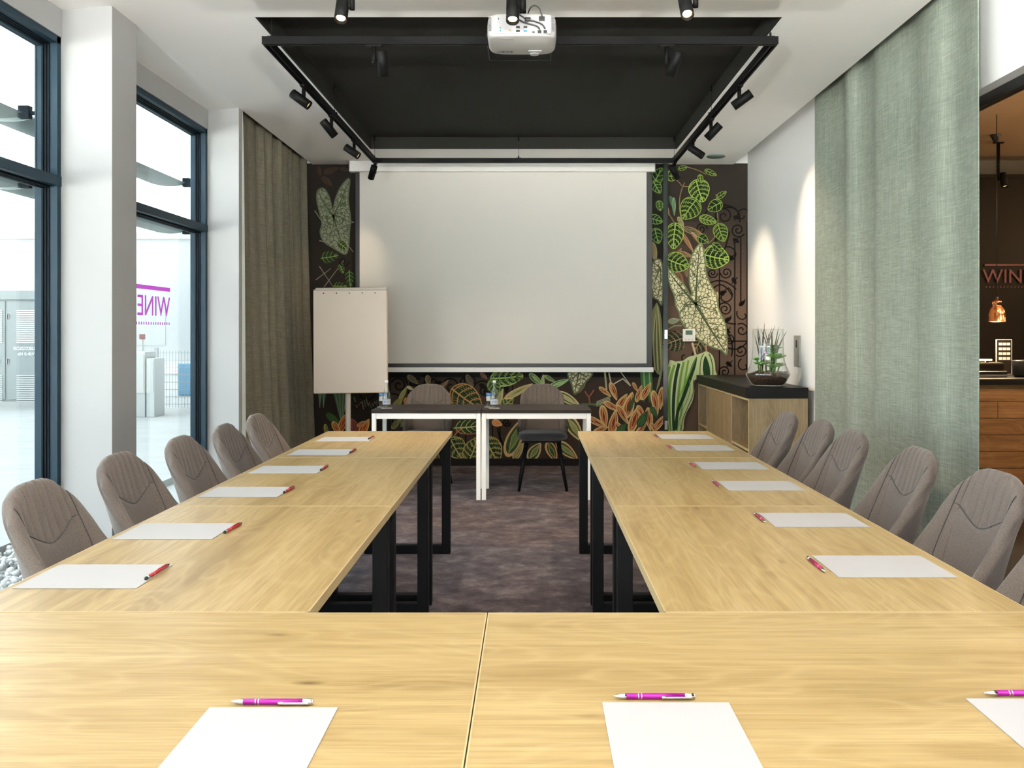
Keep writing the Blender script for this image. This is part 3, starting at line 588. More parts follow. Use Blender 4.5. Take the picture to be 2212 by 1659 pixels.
# right of the edge: brown stems and old leaves
for a_ in ((1452, 440, 34, 9, 70, [(0.10, 0.18, 0.09), (0.05, 0.10, 0.05)]), (1455, 447, 40, 8, 88, [(0.16, 0.26, 0.14), (0.06, 0.12, 0.06)]), (1441, 455, 26, 7, 70, [(0.30, 0.20, 0.14), (0.12, 0.07, 0.05)]), (1470, 480, 26, 10, 60, [(0.32, 0.30, 0.13), (0.16, 0.14, 0.06)]),
           (1496, 500, 46, 14, 18, [(0.28, 0.15, 0.09), (0.05, 0.08, 0.03)]), (1485, 525, 50, 9, 60, [(0.36, 0.20, 0.10), (0.16, 0.07, 0.04)]), (1505, 517, 40, 8, 50, [(0.40, 0.26, 0.15), (0.2, 0.1, 0.06)]), (1478, 550, 34, 12, 15, [(0.34, 0.20, 0.10), (0.14, 0.08, 0.04)]),
           (1480, 582, 36, 12, 80, [(0.28, 0.14, 0.08), (0.08, 0.09, 0.04)]), (1468, 600, 30, 12, 60, [(0.26, 0.11, 0.07), (0.10, 0.05, 0.03)]), (1466, 545, 20, 8, -60, [(0.3, 0.16, 0.09), (0.15, 0.08, 0.04)]), (1547, 640, 20, 8, -80, [(0.5, 0.35, 0.18), (0.4, 0.25, 0.12)]),
           (1455, 693, 26, 12, -10, [(0.32, 0.33, 0.2), (0.16, 0.18, 0.1)]), (1520, 545, 16, 9, 70, [(0.32, 0.24, 0.15), (0.2, 0.14, 0.08)])): simple_leaf(*a_)
for p in (bez((1478, 395), (1460, 430), (1470, 470), 8), bez((1548, 500), (1545, 515), (1528, 527), 6), bez((1548, 460), (1552, 480), (1546, 500), 6), bez((1483, 362), (1510, 368), (1524, 378), 8), bez((1489, 404), (1480, 404), (1473, 403), 4), bez((1472, 403), (1466, 393), (1458, 388), 4), bez((1455, 480), (1448, 470), (1440, 455), 5), bez((1545, 420), (1548, 430), (1550, 434), 4)): mu.stroke(p, 1.8, (0.22, 0.15, 0.06))
for x, y, ln, wd, a_, v in ((1510, 413, 50, 44, 72, 1), (1489, 452, 52, 44, 125, .8), (1543, 446, 34, 26, 150, .8), (1556, 503, 40, 30, 70, .7), (1456, 510, 56, 38, 95, 1), (1546, 556, 56, 50, 12, 1.1), (1462, 568, 52, 42, 20, 1), (1528, 476, 38, 20, 15, .8), (1451, 381, 26, 22, 0, 1), (1534, 374, 28, 11, 25, .7), (1557, 422, 26, 12, -35, .6), (1517, 517, 26, 20, 30, .7), (1512, 387, 18, 11, 80, .8), (1474, 364, 20, 10, -15, .6), (1548, 535, 26, 16, 40, .7)):
    veined(x, y, ln, wd, a_, (0.014, 0.024, 0.008), (0.30 * v, 0.42 * v, 0.09 * v), 5 if ln > 36 else 3, 1.7 if ln > 36 else 1.2, cross=ln > 36)
# dark red-veined leaf behind the thermostat
for a_ in ((1455, 738, 54, 44, 160), (1510, 740, 44, 40, 120)): veined(*a_, (0.012, 0.030, 0.018), (0.36, 0.20, 0.10), 5, 1.6, cross=True, rim=False)
mu.stroke([(1442, 712), (1455, 704), (1472, 703)], 3, (0.20, 0.22, 0.12)); mu.stroke([(1523, 735), (1525, 760)], 3, (0.4, 0.22, 0.12)); mu.stroke([(1494, 740), (1504, 776)], 4.5, (0.55, 0.42, 0.26))
# the big white caladium leaf
caladium([(1512, 527), (1519, 545), (1522, 566), (1524, 590), (1531, 610), (1541, 628), (1548, 642), (1550, 664), (1557, 682), (1565, 700), (1568, 722), (1570, 745), (1568, 766), (1558, 757), (1543, 752), (1528, 746), (1510, 734), (1495, 722), (1480, 708), (1470, 692), (1466, 675), (1459, 660), (1456, 640), (1448, 620), (1442, 600), (1442, 583), (1450, 587), (1462, 600), (1474, 612), (1482, 624), (1490, 638), (1494, 634), (1489, 615), (1488, 590), (1490, 565), (1497, 545)],
         (1502, 657), [((1503, 600), (1510, 532), 4.5), ((1475, 630), (1443, 587), 5), ((1525, 700), (1564, 758), 6.5), ((1515, 640), (1534, 642), 3), ((1480, 640), (1468, 680), 3), ((1500, 680), (1490, 705), 2.6), ((1525, 667), (1548, 672), 3), ((1478, 655), (1470, 675), 2)], 1, (0.16, 0.19, 0.09))
mu.layer()
for c0, c1, c2, wd in (((1502, 620), (1512, 612), (1518, 595), 2.2), ((1502, 600), (1494, 592), (1490, 580), 2), ((1503, 580), (1512, 572), (1516, 560), 2), ((1480, 634), (1466, 632), (1460, 645), 2.4), ((1465, 615), (1470, 612), (1474, 612), 1.8), ((1517, 676), (1512, 700), (1512, 722), 2.4), ((1530, 698), (1545, 702), (1562, 702), 2.4), ((1536, 710), (1530, 725), (1533, 738), 2.2), ((1545, 726), (1555, 730), (1564, 735), 2), ((1522, 690), (1540, 685), (1556, 688), 2)):
    mu.stroke(bez(c0, c1, c2, 8), wd, (0.08, 0.095, 0.045), lay=False, taper=0.4)
# striped leaves, lower right
LG, SG, DK, CR = (0.46, 0.52, 0.26), (0.16, 0.30, 0.05), (0.018, 0.05, 0.018), (0.62, 0.60, 0.40)
mu.poly(smooth([(1442, 790), (1458, 781), (1474, 779), (1486, 771), (1504, 766), (1516, 762), (1526, 759), (1538, 768), (1543, 785), (1544, 800), (1545, 815), (1500, 820), (1499, 845), (1494, 868), (1482, 890), (1476, 910), (1473, 930), (1442, 930)], 3), LG)
for i in range(9):
    t = i / 8; top = (1446 + 40 * t, 792 - 14 * t); mid = (1440 + 22 * t, 850); bot = (1443 + 24 * t, 930)
    mu.stroke(bez(top, (top[0] - 22 + 10 * t, 840), bot, 12), [7, 2.5, 6, 3.0, 7, 2.5, 5, 3, 4][i], [SG, CR, SG, CR, DK, CR, SG, LG, SG][i])
mu.poly(smooth([(1504, 770), (1495, 785), (1486, 810), (1474, 850), (1462, 880), (1458, 900), (1455, 925), (1462, 925), (1466, 890), (1480, 855), (1494, 815), (1502, 790)], 4), DK)
for i in range(3): mu.stroke(bez((1503, 772), (1490, 800), (1470 - i * 3, 860), 8), 1.2, SG)
mu.poly(smooth([(1522, 769), (1516, 785), (1520, 812), (1532, 813), (1532, 795), (1528, 780)], 4), DK)
for o_ in (0, 5): mu.stroke(bez((1524 - o_, 764), (1514 - o_, 775), (1516 - o_, 815), 8), 1.6, [CR, DK][o_ > 0])
mu.stroke(bez((1530, 764), (1541, 785), (1538, 815), 8), 2.4, (0.08, 0.13, 0.04))
for o_ in (0, 4, 8): mu.stroke(smooth([(1497 - o_, 820), (1496 - o_, 850), (1484 - o_, 880), (1474 - o_, 905), (1470 - o_, 930)], 4, False), 1.4, [DK, CR, SG][o_ // 4])

vein = mat('mural_caladium', (0.6, 0.56, 0.36), 0.8, Specular_IOR_Level=0.12)
v = coords(vein, (1, 1, 1)); vo = N(vein, 'ShaderNodeTexVoronoi', feature='DISTANCE_TO_EDGE'); vo.inputs['Scale'].default_value = 26
mp = N(vein, 'ShaderNodeVectorMath', operation='ADD'); nn = N(vein, 'ShaderNodeTexNoise'); nn.inputs['Scale'].default_value = 40; L(vein, v, nn.inputs['Vector'])
sc_ = N(vein, 'ShaderNodeVectorMath', operation='SCALE'); sc_.inputs['Scale'].default_value = 0.025; L(vein, nn.outputs['Color'], sc_.inputs[0]); L(vein, v, mp.inputs[0]); L(vein, sc_.outputs[0], mp.inputs[1]); L(vein, mp.outputs[0], vo.inputs['Vector'])
at = N(vein, 'ShaderNodeAttribute', attribute_name='leafcol')
# the upper left leaf is printed greyer than the right-hand one
sx = N(vein, 'ShaderNodeSeparateXYZ'); L(vein, v, sx.inputs[0])
tone = ramp(vein, mathn(vein, 'ADD', mathn(vein, 'MULTIPLY', sx.outputs['X'], 0.2), 0.5), [(0.30, (0.20, 0.215, 0.15)), (0.56, CREAM)]).outputs[0]
e = ramp(vein, vo.outputs['Distance'], [(0.055, (1, 1, 1)), (0.11, (0, 0, 0))]).outputs[0]
L(vein, mix(vein, mathn(vein, 'MULTIPLY', e, 0.9), tone, (0.055, 0.07, 0.03, 1)), base(vein))
pr = mat('mural_print', (0.5, 0.5, 0.5), 0.8, Specular_IOR_Level=0.12); at = N(pr, 'ShaderNodeAttribute', attribute_name='Col'); L(pr, at.outputs['Color'], base(pr))
me = bpy.data.meshes.new('mural'); me.from_pydata(mu.v, [], mu.f); me.materials.append(pr); me.materials.append(vein); me.polygons.foreach_set('material_index', mu.m)
ca = me.color_attributes.new('Col', 'FLOAT_COLOR', 'CORNER'); i = 0
for f_, c in zip(me.polygons, mu.c):
    for li in f_.loop_indices: ca.data[li].color = (*c[:3], 1)
mo = bpy.data.objects.new('mural', me); COL.objects.link(mo); mo.parent = wb; mo['label'] = 'dark botanical mural wallpaper with big leaves and wrought iron scrolls'
# make every printed face look into the room
bm = bmesh.new(); bm.from_mesh(me)
for f_ in bm.faces:
    f_.normal_update()
    if f_.normal.y > 0: f_.normal_flip()
bm.to_mesh(me); bm.free()
MURAL_DEPTH = mu.d
# glossy vertical edge strip with two small catches
ed = MB(); xa, xb = (1431 - VX) * BY / F, (1441 - VX) * BY / F
ed.box(xa, xb, BY - 0.055, BY - MURAL_DEPTH + 0.001, 0.072, CZ)
m = mat('dark_bottle_green_gloss', (0.016, 0.026, 0.022), 0.12); M['edge'] = m
tr = struct(ed.build('trim_2', 'edge'))
for y in (722, 917):
    z = EYE - (y - VY) * BY / F; box_obj('catch', 'chrome', xa + 0.012, xb - 0.005, BY - 0.066, BY - 0.054, z - 0.045, z + 0.045, parent=tr)
# ------------------------------------------------------------------ tables
TZ = 0.74      # tabletop height
def oak_table(x0, x1, y0, y1, along, label, group, smudge=False, legs=True, inset=(0, 0)):
    cx, cy = (x0 + x1) / 2, (y0 + y1) / 2
    lx, ly = ((x1 - x0), (y1 - y0)); g = 0.0012
    if along == 'y': lx, ly = ly, lx      # local x runs along the long side
    r = empty('conference_table', (cx, cy, 0), PI / 2 if along == 'y' else 0, label=label, cat='table', group=group)
    hx, hy = lx / 2 - g, ly / 2 - g
    MB().box(-hx + 0.0015, hx - 0.0015, -hy + 0.0015, hy - 0.0015, TZ - 0.026, TZ).build('tabletop', 'oak_smudge' if smudge else 'oak', r)
    e = MB()
    for b_ in ((-hx, hx, -hy, -hy + 0.0025), (-hx, hx, hy - 0.0025, hy), (-hx, -hx + 0.0025, -hy, hy), (hx - 0.0025, hx, -hy, hy)): e.box(*b_, TZ - 0.0262, TZ + 0.0004)
    e.build('edge_band', 'oak_edge', r)
    for sx in (-1, 1):      # U-shaped end frames
        a = sx * (hx - 0.045); b = sx * (hx - 0.095); yy = hy - 0.004 if legs else hy - 0.05
        f = MB()
        ya, yb = (-yy + inset[0], yy - inset[1])
        f.box(a, b, ya, ya + 0.052, 0.0, TZ - 0.027, 0.002); f.box(a, b, yb - 0.052, yb, 0.0, TZ - 0.027, 0.002)
        f.box(a, b, ya + 0.052, yb - 0.052, 0.0, 0.052, 0.002); f.box(a, b, ya + 0.052, yb - 0.052, TZ - 0.067, TZ - 0.027)
        f.build('leg_frame', 'legblack', r)
    m_ = MB(); m_.box(-hx + 0.1, hx - 0.1, -0.02, 0.02, TZ - 0.066, TZ - 0.027); m_.build('crossbar', 'legblack', r)
    return r
LX0, LX1, RXa, RXb = -1.262, -0.486, 0.294, 1.107
YS = [1.893, 3.05, 4.225, 5.36]
nm = ['nearest', 'middle', 'farthest']
for i in range(3):
    oak_table(LX0, LX1, YS[i], YS[i + 1], 'y', 'light oak table with black frame in the left row, the %s one of three' % nm[i], 'oak tables along the left side', inset=(0, 0.24))
for i in range(3):
    oak_table(RXa, RXb, YS[i], YS[i + 1], 'y', 'light oak table with black frame in the right row, the %s one of three' % nm[i], 'oak tables along the right side', inset=(0.24, 0))
SEAM = -0.094
oak_table(-1.264, SEAM, 1.09, 1.89, 'x', 'light oak table across the front, left of the seam, with a faint smudge ring', 'oak tables across the front', smudge=True)
oak_table(SEAM, 1.107, 1.09, 1.89, 'x', 'light oak table across the front, right of the seam, no smudge', 'oak tables across the front')

# ------------------------------------------------------------------ sheets and pens
def make_sheet():
    m_ = MB(); m_.box(-0.105, 0.105, -0.1485, 0.1485, 0.0, 0.0012); return m_.build('paper_sheet', 'paper')
def make_pen(body, tipm, style):
    """lies along +x, tip towards -x"""
    r = empty('ballpoint_pen')
    Lp = 0.137; R = 0.0048; z = R + 0.0002
    m_ = MB(); m_.tube((-Lp / 2 + 0.022, 0, z), (Lp / 2 - 0.017, 0, z), R, R, 20); m_.build('barrel', body, r)
    rg = MB()
    for xx in (-0.026, -0.021): rg.tube((xx - 0.0009, 0, z), (xx + 0.0009, 0, z), R + 0.0002, R + 0.0002, 20)
    rg.build('ring', 'chrome', r)
    tip = MB()
    if style == 'stylus':
        tip.tube((-Lp / 2 + 0.022, 0, z), (-Lp / 2 + 0.010, 0, z), R, R * 0.9, 20)
        tip.build('collar', 'chrome', r)
        bm = bmesh.new(); bmesh.ops.create_uvsphere(bm, u_segments=16, v_segments=10, radius=0.0048); bmesh.ops.scale(bm, vec=(1.5, 1, 1), verts=bm.verts[:]); bmesh.ops.translate(bm, vec=(-Lp / 2 + 0.007, 0, z), verts=bm.verts[:])
        MB().bm(bm, True).build('stylus_tip', 'black', r)
        MB().tube((Lp / 2 - 0.017, 0, z), (Lp / 2, 0, z), R, R * 0.25, 20).build('writing_tip', 'black', r)
        cl = MB(); cl.box(0.00, 0.045, -0.0012, 0.0012, z + R + 0.0006, z + R + 0.0016); cl.box(0.040, 0.045, -0.0012, 0.0012, z + R - 0.001, z + R + 0.001); cl.build('clip', 'red', r)
    else:
        tip.path([(-Lp / 2 + 0.022, 0, z), (-Lp / 2 + 0.014, 0, z), (-Lp / 2 + 0.006, 0, z), (-Lp / 2 + 0.001, 0, z)], lambda t: R * (1, 0.88, 0.5, 0.2)[int(round(t * 3))], 18); tip.build('tip', tipm, r)
        MB().tube((Lp / 2 - 0.017, 0, z), (Lp / 2 - 0.002, 0, z), R * 1.04, R * 1.04, 20).tube((Lp / 2 - 0.002, 0, z), (Lp / 2, 0, z), R * 0.9, R * 0.9, 20).build('cap', 'chrome', r)
        cl = MB(); cl.box(0.012, 0.062, -R - 0.0030, -R - 0.0014, z - 0.0016, z + 0.0016, 0.0006); cl.box(0.056, 0.062, -R - 0.0025, -R + 0.001, z - 0.0016, z + 0.0016); cl.tube((0.012, -R - 0.0015, z), (0.02, -R - 0.001, z), 0.0021, 0.0021, 10); cl.build('clip', 'chrome', r)
    return r
sheet0 = make_sheet(); pM = make_pen('magenta', 'chrome', 'push'); pR = make_pen('raspberry', 'chrome', 'push'); pL = make_pen('red', 'black', 'stylus')
used = set()
def put(o, x, y, rz, label, cat, group, z=TZ):
    c = o if o.name not in used else copy_tree(o); used.add(o.name)
    c.location = (x, y, z + 0.0006); c.rotation_euler = (0, 0, rz); tag(c, label, cat, group); return c
ordn = ['nearest of the six', 'second nearest', 'third nearest', 'fourth nearest', 'second farthest', 'farthest of the six']
Ls = [(-1.094, 2.170), (-1.094, 2.662), (-1.092, 3.314), (-1.079, 3.853), (-1.068, 4.41), (-1.062, 4.95)]
Lpn = [(-0.951, 2.196, 0.02), (-0.929, 2.690, 0.07), (-0.938, 3.346, 0.03), (-0.930, 3.885, 0.02), (-0.915, 4.44, 0.03), (-0.925, 5.0, 0.05)]
for i, (x, y) in enumerate(Ls):
    put(sheet0, x, y, PI / 2, 'blank white sheet on the left table row, %s' % ordn[i], 'paper', 'paper sheets on the left row')
for i, (x, y, a) in enumerate(Lpn):
    put(pL, x, y, PI / 2 - a, 'red pen with black stylus end beside the left row sheet, %s' % ordn[i], 'pen', 'red pens on the left row')
Rs = [(0.922, 2.262), (0.922, 2.822), (0.919, 3.450), (0.921, 3.968), (0.912, 4.58), (0.905, 5.07)]
Rpn = [(0.751, 2.262, 0.0), (0.755, 2.835, -0.01), (0.749, 3.47, 0.0), (0.748, 3.97, 0.03), (0.742, 4.585, 0.05), (0.742, 5.07, 0.05)]
for i, (x, y) in enumerate(Rs):
    put(sheet0, x, y, PI / 2, 'blank white sheet on the right table row, %s' % ordn[i], 'paper', 'paper sheets on the right row')
for i, (x, y, a) in enumerate(Rpn):
    put(pR, x, y, PI / 2 + a, 'raspberry metallic pen beside the right row sheet, %s' % ordn[i], 'pen', 'raspberry pens on the right row')
for x, y, a, lb in ((-0.420, 1.260, 0.0, 'leftmost of the three'), (0.223, 1.279, -0.005, 'middle of the three'), (0.833, 1.293, -0.01, 'rightmost, cut by the picture edge')):
    put(sheet0, x, y, a, 'blank white sheet on the front tables, %s' % lb, 'paper', 'paper sheets across the front')
for x, y, a, lb in ((-0.427, 1.421, 0.0, 'leftmost of the three'), (0.207, 1.443, 0.003, 'middle of the three'), (0.834, 1.455, 0.0, 'rightmost, cut by the picture edge')):
    put(pM, x, y, a, 'magenta metallic pen lying above a front table sheet, %s' % lb, 'pen', 'magenta pens across the front')

# ------------------------------------------------------------------ chairs
def shell_mb():
    m_ = MB(); z0, zt = 0.435, 0.885; nu, nv = 72, 56
    def center(u, v):
        top = zt - 0.112 * abs(u) ** 3.4
        bot = z0 + 0.035 * abs(u) ** 2
        z = bot + (top - bot) * v
        wd = 0.222 - 0.016 * v - 0.022 * v ** 4
        x = u * wd * (1 - 0.07 * abs(u) ** 5 * (1 - v))
        y = -0.165 - 0.115 * v ** 1.25 + (0.050 * u * u + 0.125 * max(0.0, (abs(u) - 0.64) / 0.36) ** 1.35) * (1 - 0.74 * v)
        return Vector((x, y, z))
    def nrm(u, v):
        e = 0.004; a = center(min(1, u + e), v) - center(max(-1, u - e), v); b = center(u, min(1, v + e)) - center(u, max(0, v - e))
        n = b.cross(a); n.normalize(); return n
    def front(u, v):
        p = center(u, v); n = nrm(u, v)
        edge = min(1, (1 - abs(u)) / 0.16) ; et = min(1, (1 - v) / 0.10)
        th = 0.010 + 0.016 * math.sqrt(max(0, 1 - (1 - edge) ** 2)) * math.sqrt(max(0, 1 - (1 - et) ** 2)) 
        sv = 0.56 + 0.20 * min(1, abs(u) / 0.8) ** 1.7       # curved seam
        d = 0.0
        if abs(u) < 0.80: d -= 0.0060 * math.exp(-((v - sv) / 0.010) ** 2)
        if v > sv and abs(u) < 0.78:
            for k in (-0.60, -0.40, -0.20, 0.0, 0.20, 0.40, 0.60):
                uk = k * (1.18 - 0.15 * v); d -= 0.0075 * math.exp(-((u - uk) / 0.024) ** 2) * min(1, (v - sv) / 0.05)
        d -= 0.0045 * math.exp(-((abs(u) - 0.80) / 0.018) ** 2)
        return p + n * (th + d)
    def back(u, v):
        p = center(u, v); n = nrm(u, v); edge = min(1, (1 - abs(u)) / 0.2); et = min(1, (1 - v) / 0.12)
        return p - n * (0.008 + 0.016 * math.sqrt(max(0, 1 - (1 - edge) ** 2)) * math.sqrt(max(0, 1 - (1 - et) ** 2)))
    def half(fn, flip): 
        return [[fn(-1 + 2 * i / nu, j / nv) for i in range(nu + 1)] for j in range(nv + 1)]
    Fg, Bg = half(front, 0), half(back, 1)
    vs = [p for row in Fg for p in row]; o = len(vs); vs += [p for row in Bg for p in row]
    W_ = nu + 1; fs = []
    for j in range(nv):
        for i in range(nu):
            fs.append((j * W_ + i, j * W_ + i + 1, (j + 1) * W_ + i + 1, (j + 1) * W_ + i)); fs.append((o + j * W_ + i, o + (j + 1) * W_ + i, o + (j + 1) * W_ + i + 1, o + j * W_ + i + 1))
    # rounded rim: one extra ring bulging outward
    def rim(seq, fseq):
        for (a, b), in zip([(seq[i], seq[i + 1]) for i in range(len(seq) - 1)]): fs.append((a, b, b + o, a + o))
    rim([j * W_ for j in range(nv + 1)] + [nv * W_ + i for i in range(1, nu + 1)] + [j * W_ + nu for j in range(nv - 1, -1, -1)] + [i for i in range(nu - 1, -1, -1)], None)
    m_.add(vs, fs, True)
    sv_ = lambda u: 0.56 + 0.20 * min(1, abs(u) / 0.8) ** 1.7
    st = MB(); st.path([front(u, sv_(u)) + nrm(u, sv_(u)) * 0.0032 for u in [-0.78 + 1.56 * i / 40 for i in range(41)]], 0.0016, 5)
    for s in (-1, 1): st.path([front(s * 0.80, v) + nrm(s * 0.80, v) * 0.0030 for v in [0.02 + 0.95 * i / 30 for i in range(31)]], 0.0016, 5)
    return m_, st
def make_chair():
    r = empty('upholstered_chair')
    sh_, st_ = shell_mb(); sh_.build('backrest', 'wool', r); st_.build('stitching', 'wooldark', r)
    # seat cushion
    s = MB()
    def seat(u, v, top):
        a = 2 * PI * u; e = 0.55; cx = math.copysign(abs(math.cos(a)) ** e, math.cos(a)); sy = math.copysign(abs(math.sin(a)) ** e, math.sin(a))
        return cx, sy
    prof = [(0.0, 0.492), (0.5, 0.492), (0.86, 0.487), (0.97, 0.474), (1.0, 0.452), (0.985, 0.436), (0.9, 0.428), (0.0, 0.428)]
    n = 64; vs = []
    for q, z in prof:
        for k in range(n):
            a = 2 * PI * k / n; cx, sy = seat(k / n, 0, 0); vs.append((0.214 * cx * q * (1 + 0.02 * sy), 0.04 + 0.205 * sy * q, z + 0.006 * (sy * q) ** 2 * (1 if z > 0.45 else 0)))
    fs = [(i * n + k, i * n + (k + 1) % n, (i + 1) * n + (k + 1) % n, (i + 1) * n + k) for i in range(len(prof) - 1) for k in range(n)]
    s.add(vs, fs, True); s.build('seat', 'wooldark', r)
    # dark under-shell that curls up behind and beside the seat
    us = MB()
    def sh(u, v, o=0.0):
        a = PI * (0.06 + 0.88 * u) + PI; cx = math.copysign(abs(math.cos(a)) ** 0.7, math.cos(a)); sy = math.sin(a)
        side = abs(math.cos(a)) ** 1.5
        z = 0.425 + v * (0.055 + 0.085 * side * (0.4 + 0.6 * (abs(sy)))); k = 1.0 + 0.05 * v - o
        return (0.218 * cx * k, 0.05 + 0.235 * sy * k, z)
    us.grid(lambda u, v: sh(u, v), 40, 6); us.grid(lambda u, v: sh(u, v, 0.05), 40, 6)
    us.add([sh(i / 40, 1) for i in range(41)] + [sh(i / 40, 1, 0.05) for i in range(41)], [(i, i + 1, 42 + i, 41 + i) for i in range(40)], True)
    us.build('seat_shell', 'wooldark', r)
    ub = MB(); ub.box(-0.16, 0.16, -0.10, 0.18, 0.408, 0.430, 0.004); ub.build('seat_base', 'legblack', r)
    for sx in (-1, 1):
        for sy in (-1, 1):
            MB().tube((sx * 0.135, 0.04 + sy * 0.115, 0.420), (sx * 0.205, 0.03 + sy * 0.205, 0.0), 0.019, 0.0125, 18).build('leg', 'legblack', r)
    return r
ch0 = make_chair(); chu = []
def chair(x, y, rz, label, group):
    c = ch0 if not chu else copy_tree(ch0); chu.append(c); c.location = (x, y, 0); c.rotation_euler = (0, 0, rz); tag(c, label, 'chair', group)
bes = ['nearest of the five', 'second nearest', 'third nearest', 'fourth nearest', 'farthest, in front of the olive curtain']
for (x, y, d), b_ in zip(((-1.305, 2.72, 0.02), (-1.335, 3.34, -0.02), (-1.315, 3.89, 0.0), (-1.30, 4.41, 0.02), (-1.31, 4.95, 0.0)), bes):
    chair(x, y, -PI / 2 + d, 'brown grey upholstered chair on the window side, %s' % b_, 'chairs on the window side')
bes = ['nearest, cut by the picture edge', 'second nearest', 'third nearest', 'fourth nearest', 'fifth nearest', 'farthest, before the sideboard']
for (x, y, d), b_ in zip(((1.285, 2.33, -0.02), (1.315, 2.90, 0.05), (1.315, 3.51, -0.02), (1.285, 4.12, 0.0), (1.295, 4.60, 0.0), (1.255, 5.08, 0.02)), bes):
    chair(x, y, PI / 2 + d, 'brown grey upholstered chair on the curtain side, %s' % b_, 'chairs on the sage curtain side')
chair(-0.915, 7.55, PI, 'upholstered chair behind the left black topped desk, mostly hidden', 'chairs behind the black topped desks')
chair(0.105, 7.57, PI, 'upholstered chair behind the right black topped desk, its seat and legs in view', 'chairs behind the black topped desks')

# ------------------------------------------------------------------ black topped desks with white frames
def desk(x0, x1, y0, y1, label):
    r = empty('desk', ((x0 + x1) / 2, (y0 + y1) / 2, 0), label=label, cat='desk', group='black topped desks at the head of the room')
    hx, hy = (x1 - x0) / 2, (y1 - y0) / 2; H = 0.728
    MB().box(-hx + .001, hx - .001, -hy, hy, H - 0.026, H, 0.001).build('desktop', 'deskTop', r)
    f = MB(); t = 0.034
    for s in (-1, 1):
        f.box(-hx + 0.006 + t, hx - 0.006 - t, s * (hy - 0.006), s * (hy - 0.006 - 0.02), H - 0.072, H - 0.027)
        f.box(s * (hx - 0.006), s * (hx - 0.006 - 0.02), -hy + 0.006 + t, hy - 0.006 - t, H - 0.072, H - 0.027)
    f.build('apron', 'white', r)
    for sx in (-1, 1):
        for sy in (-1, 1):
            a, b_ = sx * (hx - 0.004), sx * (hx - 0.004 - t); c, d = sy * (hy - 0.004), sy * (hy - 0.004 - t)
            MB().box(a, b_, c, d, 0.0, H - 0.027, 0.0015).build('leg', 'white', r)
desk(-1.287, -0.400, 6.95, 7.50, 'black topped desk with white legs, the left one, nearer the flip chart')
desk(-0.398, 0.492, 6.95, 7.50, 'black topped desk with white legs, the right one, nearer the terrarium')
def bottle():
    r = empty('water_bottle')
    b_ = MB(); b_.lathe([(0.0, 0.002), (0.030, 0.0), (0.0335, 0.004), (0.0335, 0.085), (0.031, 0.110), (0.022, 0.145), (0.0145, 0.175), (0.0125, 0.200), (0.0125, 0.212)], n=32, cap=False); b_.build('glass_body', 'bottleglass', r)
    MB().lathe([(0.0, 0.006), (0.0305, 0.006), (0.0305, 0.085), (0.028, 0.108), (0.020, 0.140), (0.0, 0.141)], n=32, cap=False).build('water', 'clear', r)
    MB().tube((0, 0, 0.208), (0, 0, 0.226), 0.0145, 0.014, 24).build('cap', 'white', r)
    MB().lathe([(0.0338, 0.030), (0.0338, 0.072)], n=32, cap=False).build('label_band', 'paper', r)
    g = MB()
    for i, a in enumerate((-1.95, -1.6, -1.25, -0.9)): g.box(0.034 * math.cos(a) - 0.003, 0.034 * math.cos(a) + 0.003, 0.034 * math.sin(a) - 0.0012, 0.034 * math.sin(a) - 0.0002, 0.042 + 0.006 * (i % 2), 0.062)
    g.build('label_print', 'blueprint', r)
    return r
def tumbler():
    r = empty('drinking_glass'); g = MB(); g.lathe([(0.0, 0.006), (0.026, 0.006), (0.031, 0.118), (0.0325, 0.118), (0.029, 0.0), (0.0, 0.0)], n=32, cap=False); g.build('glass_wall', 'clear', r)
    p = MB(); p.lathe([(0.0330, 0.096), (0.0333, 0.114)], n=32, cap=False); p.build('blue_band', 'blueprint', r)
    p = MB(); p.lathe([(0.0308, 0.050), (0.0326, 0.090)], n=32, cap=False); p.build('paper_band', 'cabwhite', r); return r
def coaster(): return MB().lathe([(0.0, 0.0), (0.046, 0.0), (0.047, 0.0015), (0.046, 0.003), (0.0, 0.003)], n=40, cap=False).build('coaster', 'paper')
DZ = 0.7285
for k, (px, bx_, gx, side) in enumerate(((837, -1.187, -1.250, 'left'), (1068, -0.298, -0.352, 'right'))):
    for nm_, ff, x, y in (('bottle', bottle, bx_, 7.10), ('glass', tumbler, gx + 0.012, 7.22)):
        c = coaster(); c.location = (x, y, DZ); tag(c, 'round white paper coaster under the %s on the %s desk' % (nm_, side), 'coaster', 'coasters on the black desks')
        o = ff(); o.location = (x, y, DZ + 0.0035)
        tag(o, ('glass water bottle with white cap and label on the %s desk' if nm_ == 'bottle' else 'drinking glass with a blue rim band behind the bottle on the %s desk') % side, 'bottle' if nm_ == 'bottle' else 'glass', 'water bottles on the black desks' if nm_ == 'bottle' else 'glasses on the black desks')

